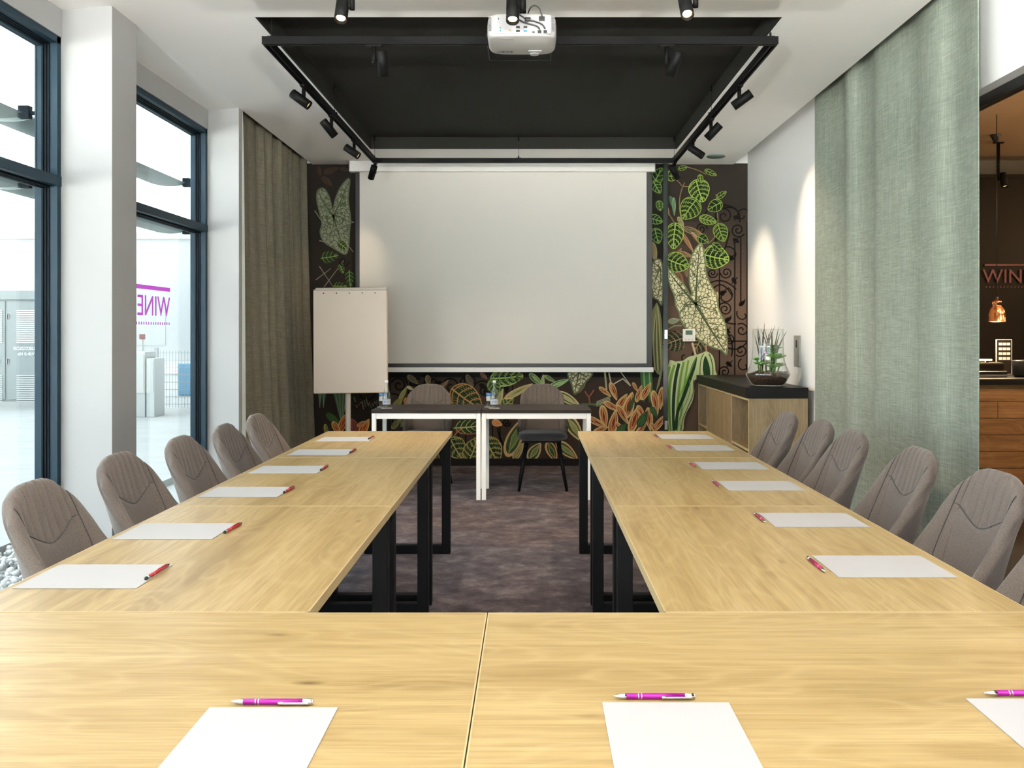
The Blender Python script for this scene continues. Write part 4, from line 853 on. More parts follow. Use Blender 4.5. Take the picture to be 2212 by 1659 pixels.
# ------------------------------------------------------------------ projection screen
SY = 8.62
r = empty('projection_screen', PX(1087, 370, SY), label='large white wall mounted projection screen with black border', cat='screen')
def rel(o): o.matrix_parent_inverse = o.parent.matrix_basis.inverted(); return o
p0, p1 = PX(757, 355, SY), PX(1413, 372, SY)
rel(MB().box(p0.x, p1.x, SY - 0.045, SY + 0.05, p1.z, CZ - 0.0005, 0.006).build('case', 'white', r))
rel(MB().box(p0.x - 0.006, p0.x, SY - 0.047, SY + 0.05, p1.z - 0.002, CZ - 0.0005).box(p1.x, p1.x + 0.006, SY - 0.047, SY + 0.05, p1.z - 0.002, CZ - 0.0005).build('end_cap', 'plastic', r))
a, b_ = PX(768, 371, SY), PX(1409, 796, SY); rel(MB().box(a.x, b_.x, SY - 0.0012, SY, b_.z, p1.z + 0.01).build('black_border', 'black', r))
a, b_ = PX(777, 371, SY), PX(1396.5, 785, SY); rel(MB().box(a.x, b_.x, SY - 0.0024, SY - 0.0013, b_.z, p1.z + 0.01).build('screen_fabric', 'screen', r))
a, b_ = PX(764, 793.5, SY), PX(1411.5, 804, SY); rel(MB().box(a.x, b_.x, SY - 0.014, SY + 0.012, b_.z, a.z, 0.004).build('bottom_bar', 'white', r))
# ------------------------------------------------------------------ flip chart
FY = 7.85
a, b_ = PX(679, 624, FY), PX(838, 852, FY); cx = (a.x + b_.x) / 2; tilt = 0.0
r = empty('flip_chart', (cx, FY, 0), 0.05, label='white flip chart on a single pole beside the olive curtain', cat='flip chart')
hw = (b_.x - a.x) / 2 * 0.995; z0, z1 = b_.z + 0.01, a.z; T = Matrix.Translation((0, 0, z0)) @ Matrix.Rotation(-0.035, 4, 'X') @ Matrix.Rotation(-0.010, 4, 'Y') @ Matrix.Translation((0, 0, -z0))
hh = z1 - z0
MB().box(-hw, hw, 0.0, 0.018, z0, z1, 0.003).build('board', 'oak_edge', r, matrix=T)
MB().box(-hw - 0.002, hw - 0.008, -0.009, -0.0005, z0 + 0.006, z1 - 0.012).build('paper_pad', 'pad', r, matrix=T)
MB().box(-hw + 0.02, hw - 0.005, -0.024, 0.012, z1 - 0.012, z1 + 0.012, 0.005).build('clamp_bar', 'easel', r, matrix=T)
kk = MB()
for k in range(5): xx = -hw + 0.09 + k * (2 * hw - 0.2) / 4; kk.tube((xx, -0.0085, z1 - 0.037), (xx, -0.0105, z1 - 0.037), 0.006, 0.006, 12)
kk.build('punched_holes', 'black', r, matrix=T)
px_ = -0.035
MB().tube((px_, 0.045, 0.03), (px_, 0.045, 0.80), 0.0245, n=24).build('pole', 'easel', r)
MB().tube((px_, 0.045, 0.80), (px_, 0.045, 0.86), 0.029, n=24).build('collar', 'black', r)
MB().tube((px_, 0.045, 0.86), (px_, 0.045, 1.25), 0.018, n=20).build('inner_pole', 'chrome', r)
MB().box(px_ - 0.05, px_ + 0.05, 0.019, 0.06, 1.02, 1.18, 0.004).build('bracket', 'black', r)
MB().lathe([(0.0, 0.0), (0.25, 0.0), (0.25, 0.012), (0.22, 0.022), (0.03, 0.034), (0.0, 0.034)], (px_, 0.045, 0), 48, cap=False).build('base', 'black', r)

# ------------------------------------------------------------------ sideboard and terrarium
SX0, SX1, SY0, SY1 = 1.700, 2.158, 6.70, 8.72; ST = 0.925
r = empty('sideboard', ((SX0 + SX1) / 2, (SY0 + SY1) / 2, 0), label='greyed oak sideboard with open cubbies and thick black top', cat='sideboard')
ix = Matrix.Translation((-(SX0 + SX1) / 2, -(SY0 + SY1) / 2, 0)); zt = ST - 0.085; t = 0.019
MB().box(SX0 - 0.02, SX1 + 0.0, SY0 - 0.012, SY1, zt + 0.004, ST, 0.0012).build('top', 'blackslab', r, matrix=ix)
ys = [SY0, 7.28, 7.79, 8.30, SY1]
def wood_box(mb, nm_, par, edges=False): return mb.build(nm_, 'board_oak', par, matrix=ix)
c_ = MB()
for y in (SY0, SY1 - t): c_.box(SX0, SX1, y, y + t, 0.06, zt)
c_.box(SX0, SX1, SY0 + t, SY1 - t, zt - t, zt); c_.box(SX0, SX1, SY0 + t, SY1 - t, 0.06, 0.06 + t); c_.box(SX1 - 0.01, SX1, SY0 + t, SY1 - t, 0.06 + t, zt - t)
for y in (ys[1], ys[3]): c_.box(SX0, SX1 - 0.01, y - t / 2, y + t / 2, 0.06 + t, zt - t)
c_.build('carcass', 'board_oak', r, matrix=ix)
for y0_, y1_ in ((ys[0] + t, ys[1] - t / 2), (ys[3] + t / 2, ys[4] - t)): MB().box(SX0 + 0.001, SX1 - 0.01, y0_, y1_, 0.425, 0.425 + t).build('shelf', 'board_oak', r, matrix=ix)
e_ = MB()      # pale front edges
for y in (SY0, SY1 - t): e_.box(SX0 - 0.0012, SX0, y, y + t, 0.06, zt)
for y in (ys[1], ys[3]): e_.box(SX0 - 0.0012, SX0, y - t / 2, y + t / 2, 0.06 + t, zt - t)
e_.box(SX0 - 0.0012, SX0, SY0 + t, SY1 - t, zt - t, zt)
for y0_, y1_ in ((ys[0] + t, ys[1] - t / 2), (ys[3] + t / 2, ys[4] - t)): e_.box(SX0 - 0.0012, SX0 + 0.0005, y0_, y1_, 0.425, 0.425 + t)
e_.build('edge_band', 'oak_edge', r, matrix=ix)
for y0_, y1_ in ((ys[1] + t / 2 + .002, ys[2] - .0015), (ys[2] + .0015, ys[3] - t / 2 - .002)): MB().box(SX0 + 0.004, SX0 + 0.023, y0_, y1_, 0.083, zt - t - 0.004).build('door', 'board_oak', r, matrix=ix)
MB().box(SX0 + 0.03, SX1 - 0.02, SY0 + 0.03, SY1 - 0.02, 0.0, 0.06).build('plinth', 'black', r, matrix=ix)

tp = PX(1655, 834, 7.02)
r = empty('terrarium', (1.925, 6.98, ST + 0.0005), label='open glass terrarium with succulents and dark soil on the sideboard', cat='terrarium')
prof = [(0.118, 0.0), (0.132, 0.012), (0.158, 0.052), (0.176, 0.086), (0.172, 0.104), (0.155, 0.135), (0.138, 0.175), (0.128, 0.225), (0.124, 0.30), (0.123, 0.455)]
MB().lathe([(0.0, 0.0)] + prof, n=64, cap=False).lathe([(r_ - 0.004, z + (0.004 if z < 0.01 else 0)) for r_, z in prof] , n=64, cap=False).lathe([(0.123, 0.455), (0.121, 0.457), (0.119, 0.455)], n=64, cap=False).build('glass_jar', 'clear', r)
MB().lathe([(0.0, 0.006), (0.112, 0.006), (0.126, 0.016), (0.150, 0.052), (0.167, 0.084), (0.162, 0.096), (0.12, 0.102), (0.05, 0.112), (0.0, 0.115)], n=56, cap=False).build('soil', 'soil', r)
pb = MB(); random.seed(5)
for k in range(46):
    a = random.uniform(0, 2 * PI); q = random.uniform(0.03, 0.148); bm = bmesh.new(); bmesh.ops.create_icosphere(bm, subdivisions=1, radius=random.uniform(0.008, 0.019))
    bmesh.ops.scale(bm, vec=(1, random.uniform(.7, 1.1), random.uniform(.5, .8)), verts=bm.verts[:]); bmesh.ops.translate(bm, vec=(q * math.cos(a), q * math.sin(a), 0.108), verts=bm.verts[:]); pb.bm(bm, True)
o = pb.build('pebbles', 'pebble', r); o['kind'] = 'stuff'
def spiky(n_, ln, c, mt, spread=0.9, wd=0.006):
    m_ = MB()
    for k in range(n_):
        a = 2 * PI * k / n_ + random.uniform(-.3, .3); sp = random.uniform(0.15, spread); l = ln * random.uniform(.7, 1.05)
        pts = [(c[0] + math.cos(a) * l * sp * 0.55 * t_ ** 1.5, c[1] + math.sin(a) * l * sp * 0.55 * t_ ** 1.5, c[2] + l * t_ * (1 - 0.12 * sp * t_)) for t_ in [i / 8 for i in range(9)]]
        m_.path(pts, lambda t_: wd * (1.02 - t_) ** 0.8 + 0.0004, 6)
    return m_
spiky(9, 0.36, (0.035, 0.0, 0.11), 'leafd', 0.62, 0.011).build('spiky_plant', 'leafd', r)
spiky(8, 0.40, (-0.055, -0.01, 0.10), 'leafd', 0.50, 0.010).build('spiky_plant', 'leafd', r)
def rosette(c, R, n_, mt, layers=3):
    m_ = MB()
    for ly in range(layers):
        for k in range(n_):
            a = 2 * PI * k / n_ + ly * 0.5; el = 0.35 + 0.35 * ly; Rl = R * (1 - 0.2 * ly); bm = bmesh.new(); bmesh.ops.create_uvsphere(bm, u_segments=10, v_segments=7, radius=1)
            for v_ in bm.verts: v_.co = Vector((v_.co.x * Rl * 0.5 + Rl * 0.5, v_.co.y * Rl * 0.22 * (1.2 - v_.co.x * 0.4), v_.co.z * Rl * 0.07))
            bm.transform(Matrix.Translation(c) @ Matrix.Rotation(a, 4, 'Z') @ Matrix.Rotation(-el, 4, 'Y')); m_.bm(bm, True)
    return m_
for c, R in (((-0.070, -0.05, 0.165), 0.070), ((0.055, -0.04, 0.215), 0.090), ((0.02, -0.08, 0.145), 0.065), ((0.05, 0.03, 0.285), 0.085), ((-0.01, 0.03, 0.17), 0.07), ((0.080, -0.04, 0.155), 0.06), ((0.02, 0.0, 0.25), 0.07), ((-0.08, 0.02, 0.20), 0.05)):
    mm = rosette(c, R, 8, 'leafg'); mm.path([(c[0] * 0.8, c[1] * 0.8, 0.10), c], 0.006, 6); mm.build('succulent', 'leafg', r)
MB().lathe([(0.0, 0), (0.012, 0.004), (0.014, 0.012), (0.008, 0.02), (0, 0.022)], (-0.035, -0.05, 0.255), 12, cap=False).path([(-0.035, -0.05, 0.10), (-0.035, -0.05, 0.256)], 0.0025, 6).build('blossom', 'flesh', r)

# wall switch plate behind the terrarium, thermostat on the mural
q = empty('wall_switch', (WR, 7.12, 1.2), label='narrow white switch plate on the right wall behind the terrarium', cat='switch')
MB().box(-0.012, -0.0003, -0.075, 0.075, -0.13, 0.13, 0.003).build('plate', 'plastic', q); MB().box(-0.015, -0.011, -0.010, 0.010, 0.03, 0.09).build('rocker', 'black', q)
c = PX(1486.5, 724, BY); q = empty('thermostat', (c.x, BY - MURAL_DEPTH - 0.0005, c.z), label='small square white thermostat with green display on the mural', cat='thermostat')
MB().box(-0.063, 0.063, -0.022, 0, -0.062, 0.062, 0.004).build('housing', 'thermo', q); MB().box(-0.036, 0.034, -0.0235, -0.0215, 0.004, 0.048).build('display', 'lcd', q)
g = MB()
for xx in (-0.035, 0.0, 0.035): g.box(xx - 0.008, xx + 0.008, -0.0232, -0.0215, -0.045, -0.040)
g.build('button', 'graph', q)
c = PX(1541, 341, 8.45); q = MB().lathe([(0, 0), (0.085, 0.0), (0.09, 0.006), (0.09, 0.008), (0, 0.008)], n=40, cap=False).build('ceiling_speaker', 'louvre', None, loc=(1.80, 8.36, CZ - 0.0085))
tag(q, 'flat round grey ceiling speaker near the back right corner', 'speaker')

# ------------------------------------------------------------------ curtains
def curtain(name, mt, x, y0, y1, z0, z1, folds, amp, label, side, flare=0.0, seed=1, th=0.004, drift=0.0):
    random.seed(seed); ph = [random.uniform(0, 6.28) for _ in range(6)]; nu, nv = 320, 26
    def fx(u, v):
        uu = u + 0.018 * math.sin(2 * PI * 2.3 * u + ph[0]) + 0.012 * math.sin(2 * PI * 5.1 * u + ph[1])
        a = amp * (0.75 + 0.35 * math.sin(2 * PI * 1.7 * u + ph[2])) * (0.85 + 0.15 * v)
        s = math.sin(2 * PI * folds * uu + ph[3] + 0.25 * math.sin(3 * v + ph[4]))
        return x + side * (a * math.copysign(abs(s) ** 0.8, s)) + flare * (1 - v) ** 1.4
    m_ = MB(); gy = lambda u, v: y0 + (y1 - y0) * u + drift * (1 - v) * (0.5 - u) * 0
    m_.grid(lambda u, v: (fx(u, v), gy(u, v), z0 + (z1 - z0) * v), nu, nv)
    o = m_.build(name, mt); sd = o.modifiers.new('thickness', 'SOLIDIFY'); sd.thickness = th; sd.offset = 0
    tag(o, label, 'curtain'); return o
curtain('curtain', 'linen_left', -2.315, 6.645, 8.735, 0.012, 3.199, 9.0, 0.048, 'olive brown linen curtain beside the window and flip chart', 1, flare=0.10, seed=4)
curtain('curtain', 'linen_right', 2.138, 4.09, 6.44, 0.012, 3.199, 4.0, 0.022, 'long sage green linen curtain along the right wall', 1, seed=9)
ln = MB(); ln.grid(lambda u, v: (-2.222 - 0.0 + 0.030 * u * (1 - v) ** 0.5, 6.625 + 0.015 * u, 0.012 + 3.05 * v), 6, 20)
o = ln.build('curtain', 'lining'); sd = o.modifiers.new('thickness', 'SOLIDIFY'); sd.thickness = 0.003; tag(o, 'pale turned edge of curtain lining beside the white pier', 'curtain')
# ------------------------------------------------------------------ track lighting
HT = 2.945      # height of the rail
TX0, TX1, TY0, TY1 = -1.443, 1.330, 4.70, 7.97
r = empty('lighting_track', (0, 6.3, HT), label='black rectangular lighting track hung below the dark ceiling recess', cat='track')
I = Matrix.Translation((0, -6.3, -HT)); hw = 0.0185
for nm_, b_ in (('rail', (TX0 - hw, TX1 + hw, TY0 - hw, TY0 + hw)), ('rail', (TX0 - hw, TX1 + hw, TY1 - hw, TY1 + hw)), ('rail', (TX0 - hw, TX0 + hw, TY0 + hw, TY1 - hw)), ('rail', (TX1 - hw, TX1 + hw, TY0 + hw, TY1 - hw))):
    m_ = MB(); x0, x1, y0, y1 = b_; t_ = 0.006
    m_.box(x0, x1, y0, y1, HT - 0.010, HT + 0.021)
    if x1 - x0 > y1 - y0: m_.box(x0, x1, y0, y0 + 0.011, HT - 0.021, HT - 0.010).box(x0, x1, y1 - 0.011, y1, HT - 0.021, HT - 0.010)
    else: m_.box(x0, x0 + 0.011, y0, y1, HT - 0.021, HT - 0.010).box(x1 - 0.011, x1, y0, y1, HT - 0.021, HT - 0.010)
    m_.build(nm_, 'track', r, matrix=I)
for x, y in ((TX0 + 0.03, TY0), (TX1 - 0.02, TY0), (TX0, 6.33), (TX1, 6.33), (TX0 + 0.0, TY1), (TX1 - 0.0, TY1), (-0.11, TY1)):
    m_ = MB(); m_.tube((x, y, HT + 0.02), (x, y, RZ), 0.0016, n=6); m_.tube((x, y, RZ - 0.05), (x, y, RZ - 0.0005), 0.0075, n=12); m_.tube((x, y, HT + 0.02), (x, y, HT + 0.045), 0.006, n=10); m_.box(x - 0.022, x + 0.022, y - 0.01, y + 0.01, HT + 0.019, HT + 0.026)
    m_.build('suspension_wire', 'track', r, matrix=I)
def spotlight(x, y, z, aim, label, group, power=1.0, lit='dim', side=(0, 1, 0), stem=0.085, cone=34, L_=0.135, R_=0.030, blend=0.75):
    """head clipped under a rail at x,y,z; aim = direction the light looks"""
    r = empty('track_spotlight', (x, y, z), label=label, cat='spotlight', group=group)
    d = Vector(aim).normalized(); sd = Vector(side).normalized()
    ax, ay = (0.028, 0) if abs(sd.x) > 0.5 else (0, 0.028)
    MB().box(-0.016 - ax, 0.016 + ax, -0.016 - ay, 0.016 + ay, -0.012, -0.0005, 0.002).build('adapter', 'track', r)
    MB().tube((0, 0, -0.010), (0, 0, -stem - 0.02), 0.0125, n=18).build('stem', 'track', r)
    c = Vector((0, 0, -stem - 0.010)) + sd * (R_ + 0.016)
    MB().tube((0, 0, -stem - 0.010), c, 0.007, n=12).build('pivot', 'track', r)
    a = c - d * L_ * 0.45; b_ = c + d * L_ * 0.55
    # housing: closed cylinder with a recessed mouth
    u = d.orthogonal().normalized(); w_ = d.cross(u); n = 32; prof = [(0.0, 0.0), (R_ - 0.002, 0.0), (R_, 0.002), (R_, L_), (R_ - 0.002, L_), (R_ - 0.003, L_ - 0.014), (0.0, L_ - 0.014)]
    vs = [a + d * q + (u * math.cos(2 * PI * k / n) + w_ * math.sin(2 * PI * k / n)) * rr_ for rr_, q in prof for k in range(n)]
    MB().add(vs, [(i * n + k, i * n + (k + 1) % n, (i + 1) * n + (k + 1) % n, (i + 1) * n + k) for i in range(len(prof) - 1) for k in range(n)], True).build('housing', 'track', r)
    e0 = b_ - d * 0.010
    bm = bmesh.new(); bmesh.ops.create_circle(bm, cap_ends=True, radius=R_ - 0.0035, segments=28)
    bm.transform(Matrix.Translation(e0 - d * 0.003) @ d.to_track_quat('Z', 'Y').to_matrix().to_4x4()); MB().bm(bm).build('lens', 'lamp' if lit == 'lamp' else 'lampdim', r)
    rg = MB(); vs = [e0 + d * (q) + (u * math.cos(2 * PI * k / n) + w_ * math.sin(2 * PI * k / n)) * rr_ for rr_, q in ((R_ - 0.0032, -0.002), (R_ - 0.010, -0.0025)) for k in range(n)]
    rg.add(vs, [(k, (k + 1) % n, n + (k + 1) % n, n + k) for k in range(n)], True).build('reflector', 'brass', r)
    if power > 0:
        ld = bpy.data.lights.new('spot_lamp', 'SPOT'); ld.energy = SPOT_W * power; ld.color = WARM; ld.spot_size = math.radians(cone * 2); ld.spot_blend = blend; ld.shadow_soft_size = 0.022
        lo = bpy.data.objects.new('spot_lamp', ld); COL.objects.link(lo); lo.parent = r; lo.location = b_ + d * 0.012; lo.rotation_euler = d.to_track_quat('-Z', 'Y').to_euler()
    return r
gz = HT - 0.021; G = 'spotlights on the rectangular track'
ly = lambda px, X: X * F / (px - VX)
# heads on the left rail, near to far
spotlight(TX0, ly(656, TX0), gz, (0.72, 0.02, -0.52), 'black track spotlight on the left rail, nearest of the three, lens glowing', G, 1.6, side=(-0.3, -1, 0), cone=36, blend=1.0)
spotlight(TX0, ly(716, TX0), gz, (0.55, 0.50, -0.72), 'black track spotlight on the left rail, middle one, lens hidden', G, 0.8, side=(-0.3, -1, 0), cone=36, blend=1.0)
spotlight(TX0, ly(765, TX0), gz, (0.75, -0.05, -0.52), 'black track spotlight on the left rail, farthest of the three, lens glowing', G, 1.6, side=(-0.3, -1, 0), cone=30)
spotlight(TX0 + 0.01, TY1 - 0.03, gz, (-0.34, 0.55, -0.75), 'black track spotlight at the far left corner of the rail', G, 0.22, side=(-0.3, -1, 0), cone=30, blend=1.0)
# right rail
spotlight(TX1, ly(1597, TX1), gz, (-0.60, 0.22, -0.42), 'black track spotlight on the right rail, nearest of the three, tipped left', G, 0.7, side=(0.3, -1, 0), cone=36, blend=1.0)
spotlight(TX1, ly(1536, TX1), gz, (-0.55, 0.30, -0.58), 'black track spotlight on the right rail, middle one, lens hidden', G, 0.7, side=(0.3, -1, 0), cone=36, blend=1.0)
spotlight(TX1, ly(1497, TX1), gz, (0.62, -0.25, -0.50), 'black track spotlight on the right rail, farthest of the three, lens glowing', G, 0.40, side=(0.3, -1, 0), cone=34, blend=1.0)
spotlight(TX1 + 0.0, TY1 - 0.03, gz, (0.55, 0.25, -0.80), 'black track spotlight at the far right corner of the rail', G, 0.75, side=(-0.3, -1, 0), cone=32, blend=1.0)
# near rail
spotlight((808 - VX) * 4.7 / F, TY0, gz, (0.06, 0.35, -0.95), 'black track spotlight on the near rail, left of the projector', G, 1.0, side=(1, 0.0, 0), cone=36)
spotlight((1440 - VX) * 4.7 / F, TY0, gz, (-0.32, 0.42, -0.9), 'black track spotlight on the near rail, right of the projector', G, 1.0, side=(1, 0.0, 0), cone=36)
# second track, close to the camera and above the picture; its three lit heads dip into view
r2 = empty('lighting_track', (0, 3.96, HT), label='black lighting track above the picture carrying three lit heads', cat='track')
I2 = Matrix.Translation((0, -3.96, -HT)); m_ = MB()
for b_ in ((TX0, TX1, 3.94, 3.977), (TX0, TX0 + 0.037, 0.7, 3.94), (TX1 - 0.037, TX1, 0.7, 3.94), (TX0, TX1, 0.663, 0.70)): m_.box(*b_, HT - 0.021, HT + 0.021)
for x in (TX0 + 0.018, 0.35, TX1 - 0.018):
    for y in (3.96, 0.68): m_.tube((x, y, HT + 0.02), (x, y, CZ), 0.0016, n=6)
m_.build('rail', 'track', r2, matrix=I2)
G2 = 'lit spotlights at the top of the picture'
def front_spot(px, py, aim, lb, side):
    # the mouth of the head is seen at px,py
    d = Vector(aim).normalized(); c = PX(px, py, 3.90); s = Vector(side).normalized(); x = c.x - s.x * 0.046
    z = c.z - d.z * 0.074 + 0.095; return spotlight(x, 3.958, HT - 0.021, aim, 'lit track spotlight at the picture top, %s' % lb, G2, 0.12, 'lamp', side=side, cone=44, stem=max(0.05, HT - 0.021 - z + 0.085), L_=0.135)
front_spot(733, 38, (0.0, -0.42, -0.90), 'left of the projector', (-1, 0, 0))
front_spot(1107, 40, (0.0, -0.38, -0.92), 'in front of the projector', (-1, 0, 0))
front_spot(1486, 30, (0.02, -0.55, -0.83), 'right of the projector', (-1, 0, 0))
# added unseen heads along the same track, extra light for the tables
for i, (x, y, aim) in enumerate(((TX0 + 0.018, 2.9, (0.45, 0.1, -0.9)), (TX1 - 0.018, 2.9, (-0.45, 0.1, -0.9)), (TX0 + 0.018, 1.7, (0.5, 0.1, -0.9)), (TX1 - 0.018, 1.7, (-0.5, 0.1, -0.9)))):
    spotlight(x, y, HT - 0.021, aim, 'added track spotlight overhead, above the picture, %s head' % ('front left', 'front right', 'rear left', 'rear right')[i], 'added overhead spotlights above the picture', 0.08, 'lamp', side=(0, 1, 0), cone=46)

# two added fill lamps, out of view, throw light up the room onto the ceiling
for x, lb in ((-1.6, 'left'), (1.6, 'right')):
    r = empty('fill_uplighter', (x, -2.2, 0), label='added fill lamp tilted at the ceiling in the rear %s corner, behind the camera' % lb, cat='floor lamp', group='added fill lamps behind the camera')
    MB().lathe([(0, 0), (0.16, 0), (0.16, 0.015), (0.02, 0.03), (0, 0.03)], n=32, cap=False).build('base', 'track', r); MB().tube((0, 0, 0.03), (0, 0, 1.40), 0.014, n=16).build('pole', 'track', r)
    dr = Vector((-0.25 * x / 1.6, 1.0, 1.15)).normalized(); q = Matrix.Translation((0, 0, 1.46)) @ dr.to_track_quat('Z', 'Y').to_matrix().to_4x4()
    MB().lathe([(0.0, -0.10), (0.05, -0.10), (0.12, 0.04), (0.116, 0.04), (0.045, -0.09), (0.0, -0.09)], n=40, cap=False).build('shade', 'track', r, matrix=q); MB().lathe([(0, -0.02), (0.08, -0.02)], n=32, cap=False).build('diffuser', 'lamp', r, matrix=q)
    ld = bpy.data.lights.new('fill_uplight', 'SPOT'); ld.spot_size = math.radians(96); ld.spot_blend = 0.6; ld.shadow_soft_size = 0.10; ld.energy = FILL_UPLIGHT_W; ld.color = (1.0, 0.965, 0.92); lo = bpy.data.objects.new('fill_uplight', ld); COL.objects.link(lo); lo.parent = r; lo.location = Vector((0, 0, 1.46)) + dr * 0.06; lo.rotation_euler = dr.to_track_quat('-Z', 'Y').to_euler()
# ------------------------------------------------------------------ projector
py0, py1 = 4.10, 4.385; zb = EYE + 1.412; pw = 0.335; cxp = (1127 - VX) * 4.12 / F
r = empty('projector', (cxp, (py0 + py1) / 2, zb), label='white ceiling projector hanging upside down with black cables', cat='projector')
hd = (py1 - py0) / 2; hh = 0.108; hw = pw / 2
m_ = MB()
def prow(k, n=72):
    # superellipse rings from the lens-side belly (low) to the mount side (high)
    out = []
    z, q, ez = [(0.0, 0.90, 0), (0.004, 0.95, 0), (0.012, 0.985, 0), (0.028, 1.0, 0), (0.070, 1.0, 0), (0.094, 0.985, 0), (0.104, 0.955, 0), (0.108, 0.92, 0)][k]
    for i in range(n):
        a = 2 * PI * i / n; e = 0.36; out.append((hw * q * math.copysign(abs(math.cos(a)) ** e, math.cos(a)) , (hd * (1 - (1 - q) * 0.6)) * math.copysign(abs(math.sin(a)) ** e, math.sin(a)), z))
    return out
vs = []; n = 72
for k in range(8): vs += prow(k, n)
fs = [(i * n + k, i * n + (k + 1) % n, (i + 1) * n + (k + 1) % n, (i + 1) * n + k) for i in range(7) for k in range(n)] + [list(range(n)), [7 * n + k for k in range(n)]]
m_.add(vs, fs, True).build('body', 'plastic', r)
yf = -hd - 0.0012
MB().box(-0.118, 0.140, yf - 0.001, yf + 0.012, 0.010, 0.098, 0.0015).build('port_panel', 'portpanel', r)
g = MB()
for s in (-1, 1):
    for k in range(12): g.box(s * 0.146 - 0.012 * (s < 0) + (0.0), s * 0.146 + 0.012 * (s > 0), -hd - 0.0008, -hd + 0.01, 0.026 + k * 0.0058, 0.0275 + k * 0.0058)
g.build('vent_grille', 'portpanel', r)
def P(px, py): return ((px - 1127) * 4.10 / F, EYE - (py - VY) * 4.10 / F - zb)
def port(name, mt, px, py, w_, h_):
    x, z = P(px, py); MB().box(x - w_ / 2, x + w_ / 2, yf - 0.004, yf, z - h_ / 2, z + h_ / 2, 0.001).build(name, mt, r)
for px in (1119, 1135):
    for py, mm in ((59, 'black'), (67.5, 'blueprint' if px > 1125 else 'black')): port('video_port', mm, px, py, 0.018, 0.0085)
port('audio_port', 'leafg', 1081, 60.5, 0.007, 0.007); port('audio_port', 'blueprint', 1081, 66.5, 0.007, 0.007); port('audio_port', 'brass', 1101.5, 66.5, 0.010, 0.010); port('data_port', 'black', 1152.5, 70, 0.013, 0.006); port('lock_slot', 'black', 1077, 41, 0.004, 0.008)
port('power_plug', 'black', 1170.5, 41, 0.028, 0.022); port('video_plug', 'black', 1165.5, 69, 0.017, 0.014); port('video_plug', 'black', 1178, 69, 0.017, 0.014)
def cab(name, pts, rr, n_=8):
    pp = [Vector((*P(px, py)[:1], yf - 0.012 - dy, P(px, py)[1])) for px, py, dy in pts]; sm = []
    for i in range(len(pp) - 1):
        q0, q1, q2, q3 = pp[max(i - 1, 0)], pp[i], pp[i + 1], pp[min(i + 2, len(pp) - 1)]
        for t_ in [j / 6 for j in range(6)]: sm.append(0.5 * (2 * q1 + (q2 - q0) * t_ + (2 * q0 - 5 * q1 + 4 * q2 - q3) * t_ ** 2 + (3 * q1 - q0 - 3 * q2 + q3) * t_ ** 3))
    sm.append(pp[-1]); MB().path(sm, rr, n_).build(name, 'black', r)
cab('cable', [(1138, 30, -0.06), (1142, 22, -0.03), (1147, 18, 0.0), (1155, 15, 0.005), (1163, 19, 0.004), (1168, 27, 0.0), (1171, 37, -0.006)], 0.0032)
cab('cable', [(1122, 32, -0.01), (1132, 41, 0.004), (1141, 46, 0.006), (1156, 49, 0.004), (1171, 55, 0.002), (1178, 64, -0.004)], 0.0034)
cab('cable', [(1120, 42, -0.01), (1130, 50, 0.004), (1146, 55, 0.004), (1160, 59, 0.002), (1166, 65, -0.004)], 0.0034)
x, z = P(1140.5, 45); MB().box(x - 0.013, x + 0.013, yf - 0.028, yf - 0.010, z - 0.008, z + 0.008, 0.003).build('ferrite_bead', 'black', r)
# mount: pole from the ceiling
MB().tube((0.0, -0.02, hh + 0.02), (0.0, -0.02, CZ - zb + 0.0), 0.021, n=20).build('mount_pole', 'track', r)
MB().box(-0.045, 0.045, -0.075, 0.05, hh - 0.002, hh + 0.022, 0.003).build('mount_plate', 'track', r)
MB().lathe([(0, 0), (0.06, 0.0), (0.06, 0.006), (0, 0.006)], (0, -0.02, CZ - zb - 0.0065), 28, cap=False).build('ceiling_flange', 'track', r)
# underside details: badge (upside down from here), recessed grip and dial
Rx = Matrix(((-1, 0, 0, 0), (0, 1, 0, 0), (0, 0, -1, 0), (0, 0, 0, 1)))
text_obj('acer', 0.036, 'black', r, Matrix.Translation((-0.085, hd - 0.048, -0.0004)) @ Matrix(((1, 0, 0, 0), (0, -1, 0, 0), (0, 0, -1, 0), (0, 0, 0, 1))) @ Matrix.Rotation(PI, 4, 'Z'), 'badge', 0.0004, width=1.25)
MB().box(0.032, 0.098, hd - 0.072, hd - 0.040, -0.003, 0.001, 0.001).build('focus_recess', 'portpanel', r)
MB().tube((0.062, hd - 0.025, -0.006), (0.062, hd - 0.025, 0.004), 0.022, n=28).build('focus_ring', 'plastic', r)
MB().box(-0.10, -0.04, -hd + 0.035, -hd + 0.062, -0.0008, 0.001).build('rating_sticker', 'paper', r)

# ------------------------------------------------------------------ beyond the windows
struct(box_obj('ground', 'concrete', -60, -2.61, -3.3, 70, -0.16, -0.04))
struct(box_obj('ground', 'bounce_ground', -60, 40, -60, -3.35, -0.16, -0.04))  # added bright ground, unseen, bounces sunlight in through the rear glazing
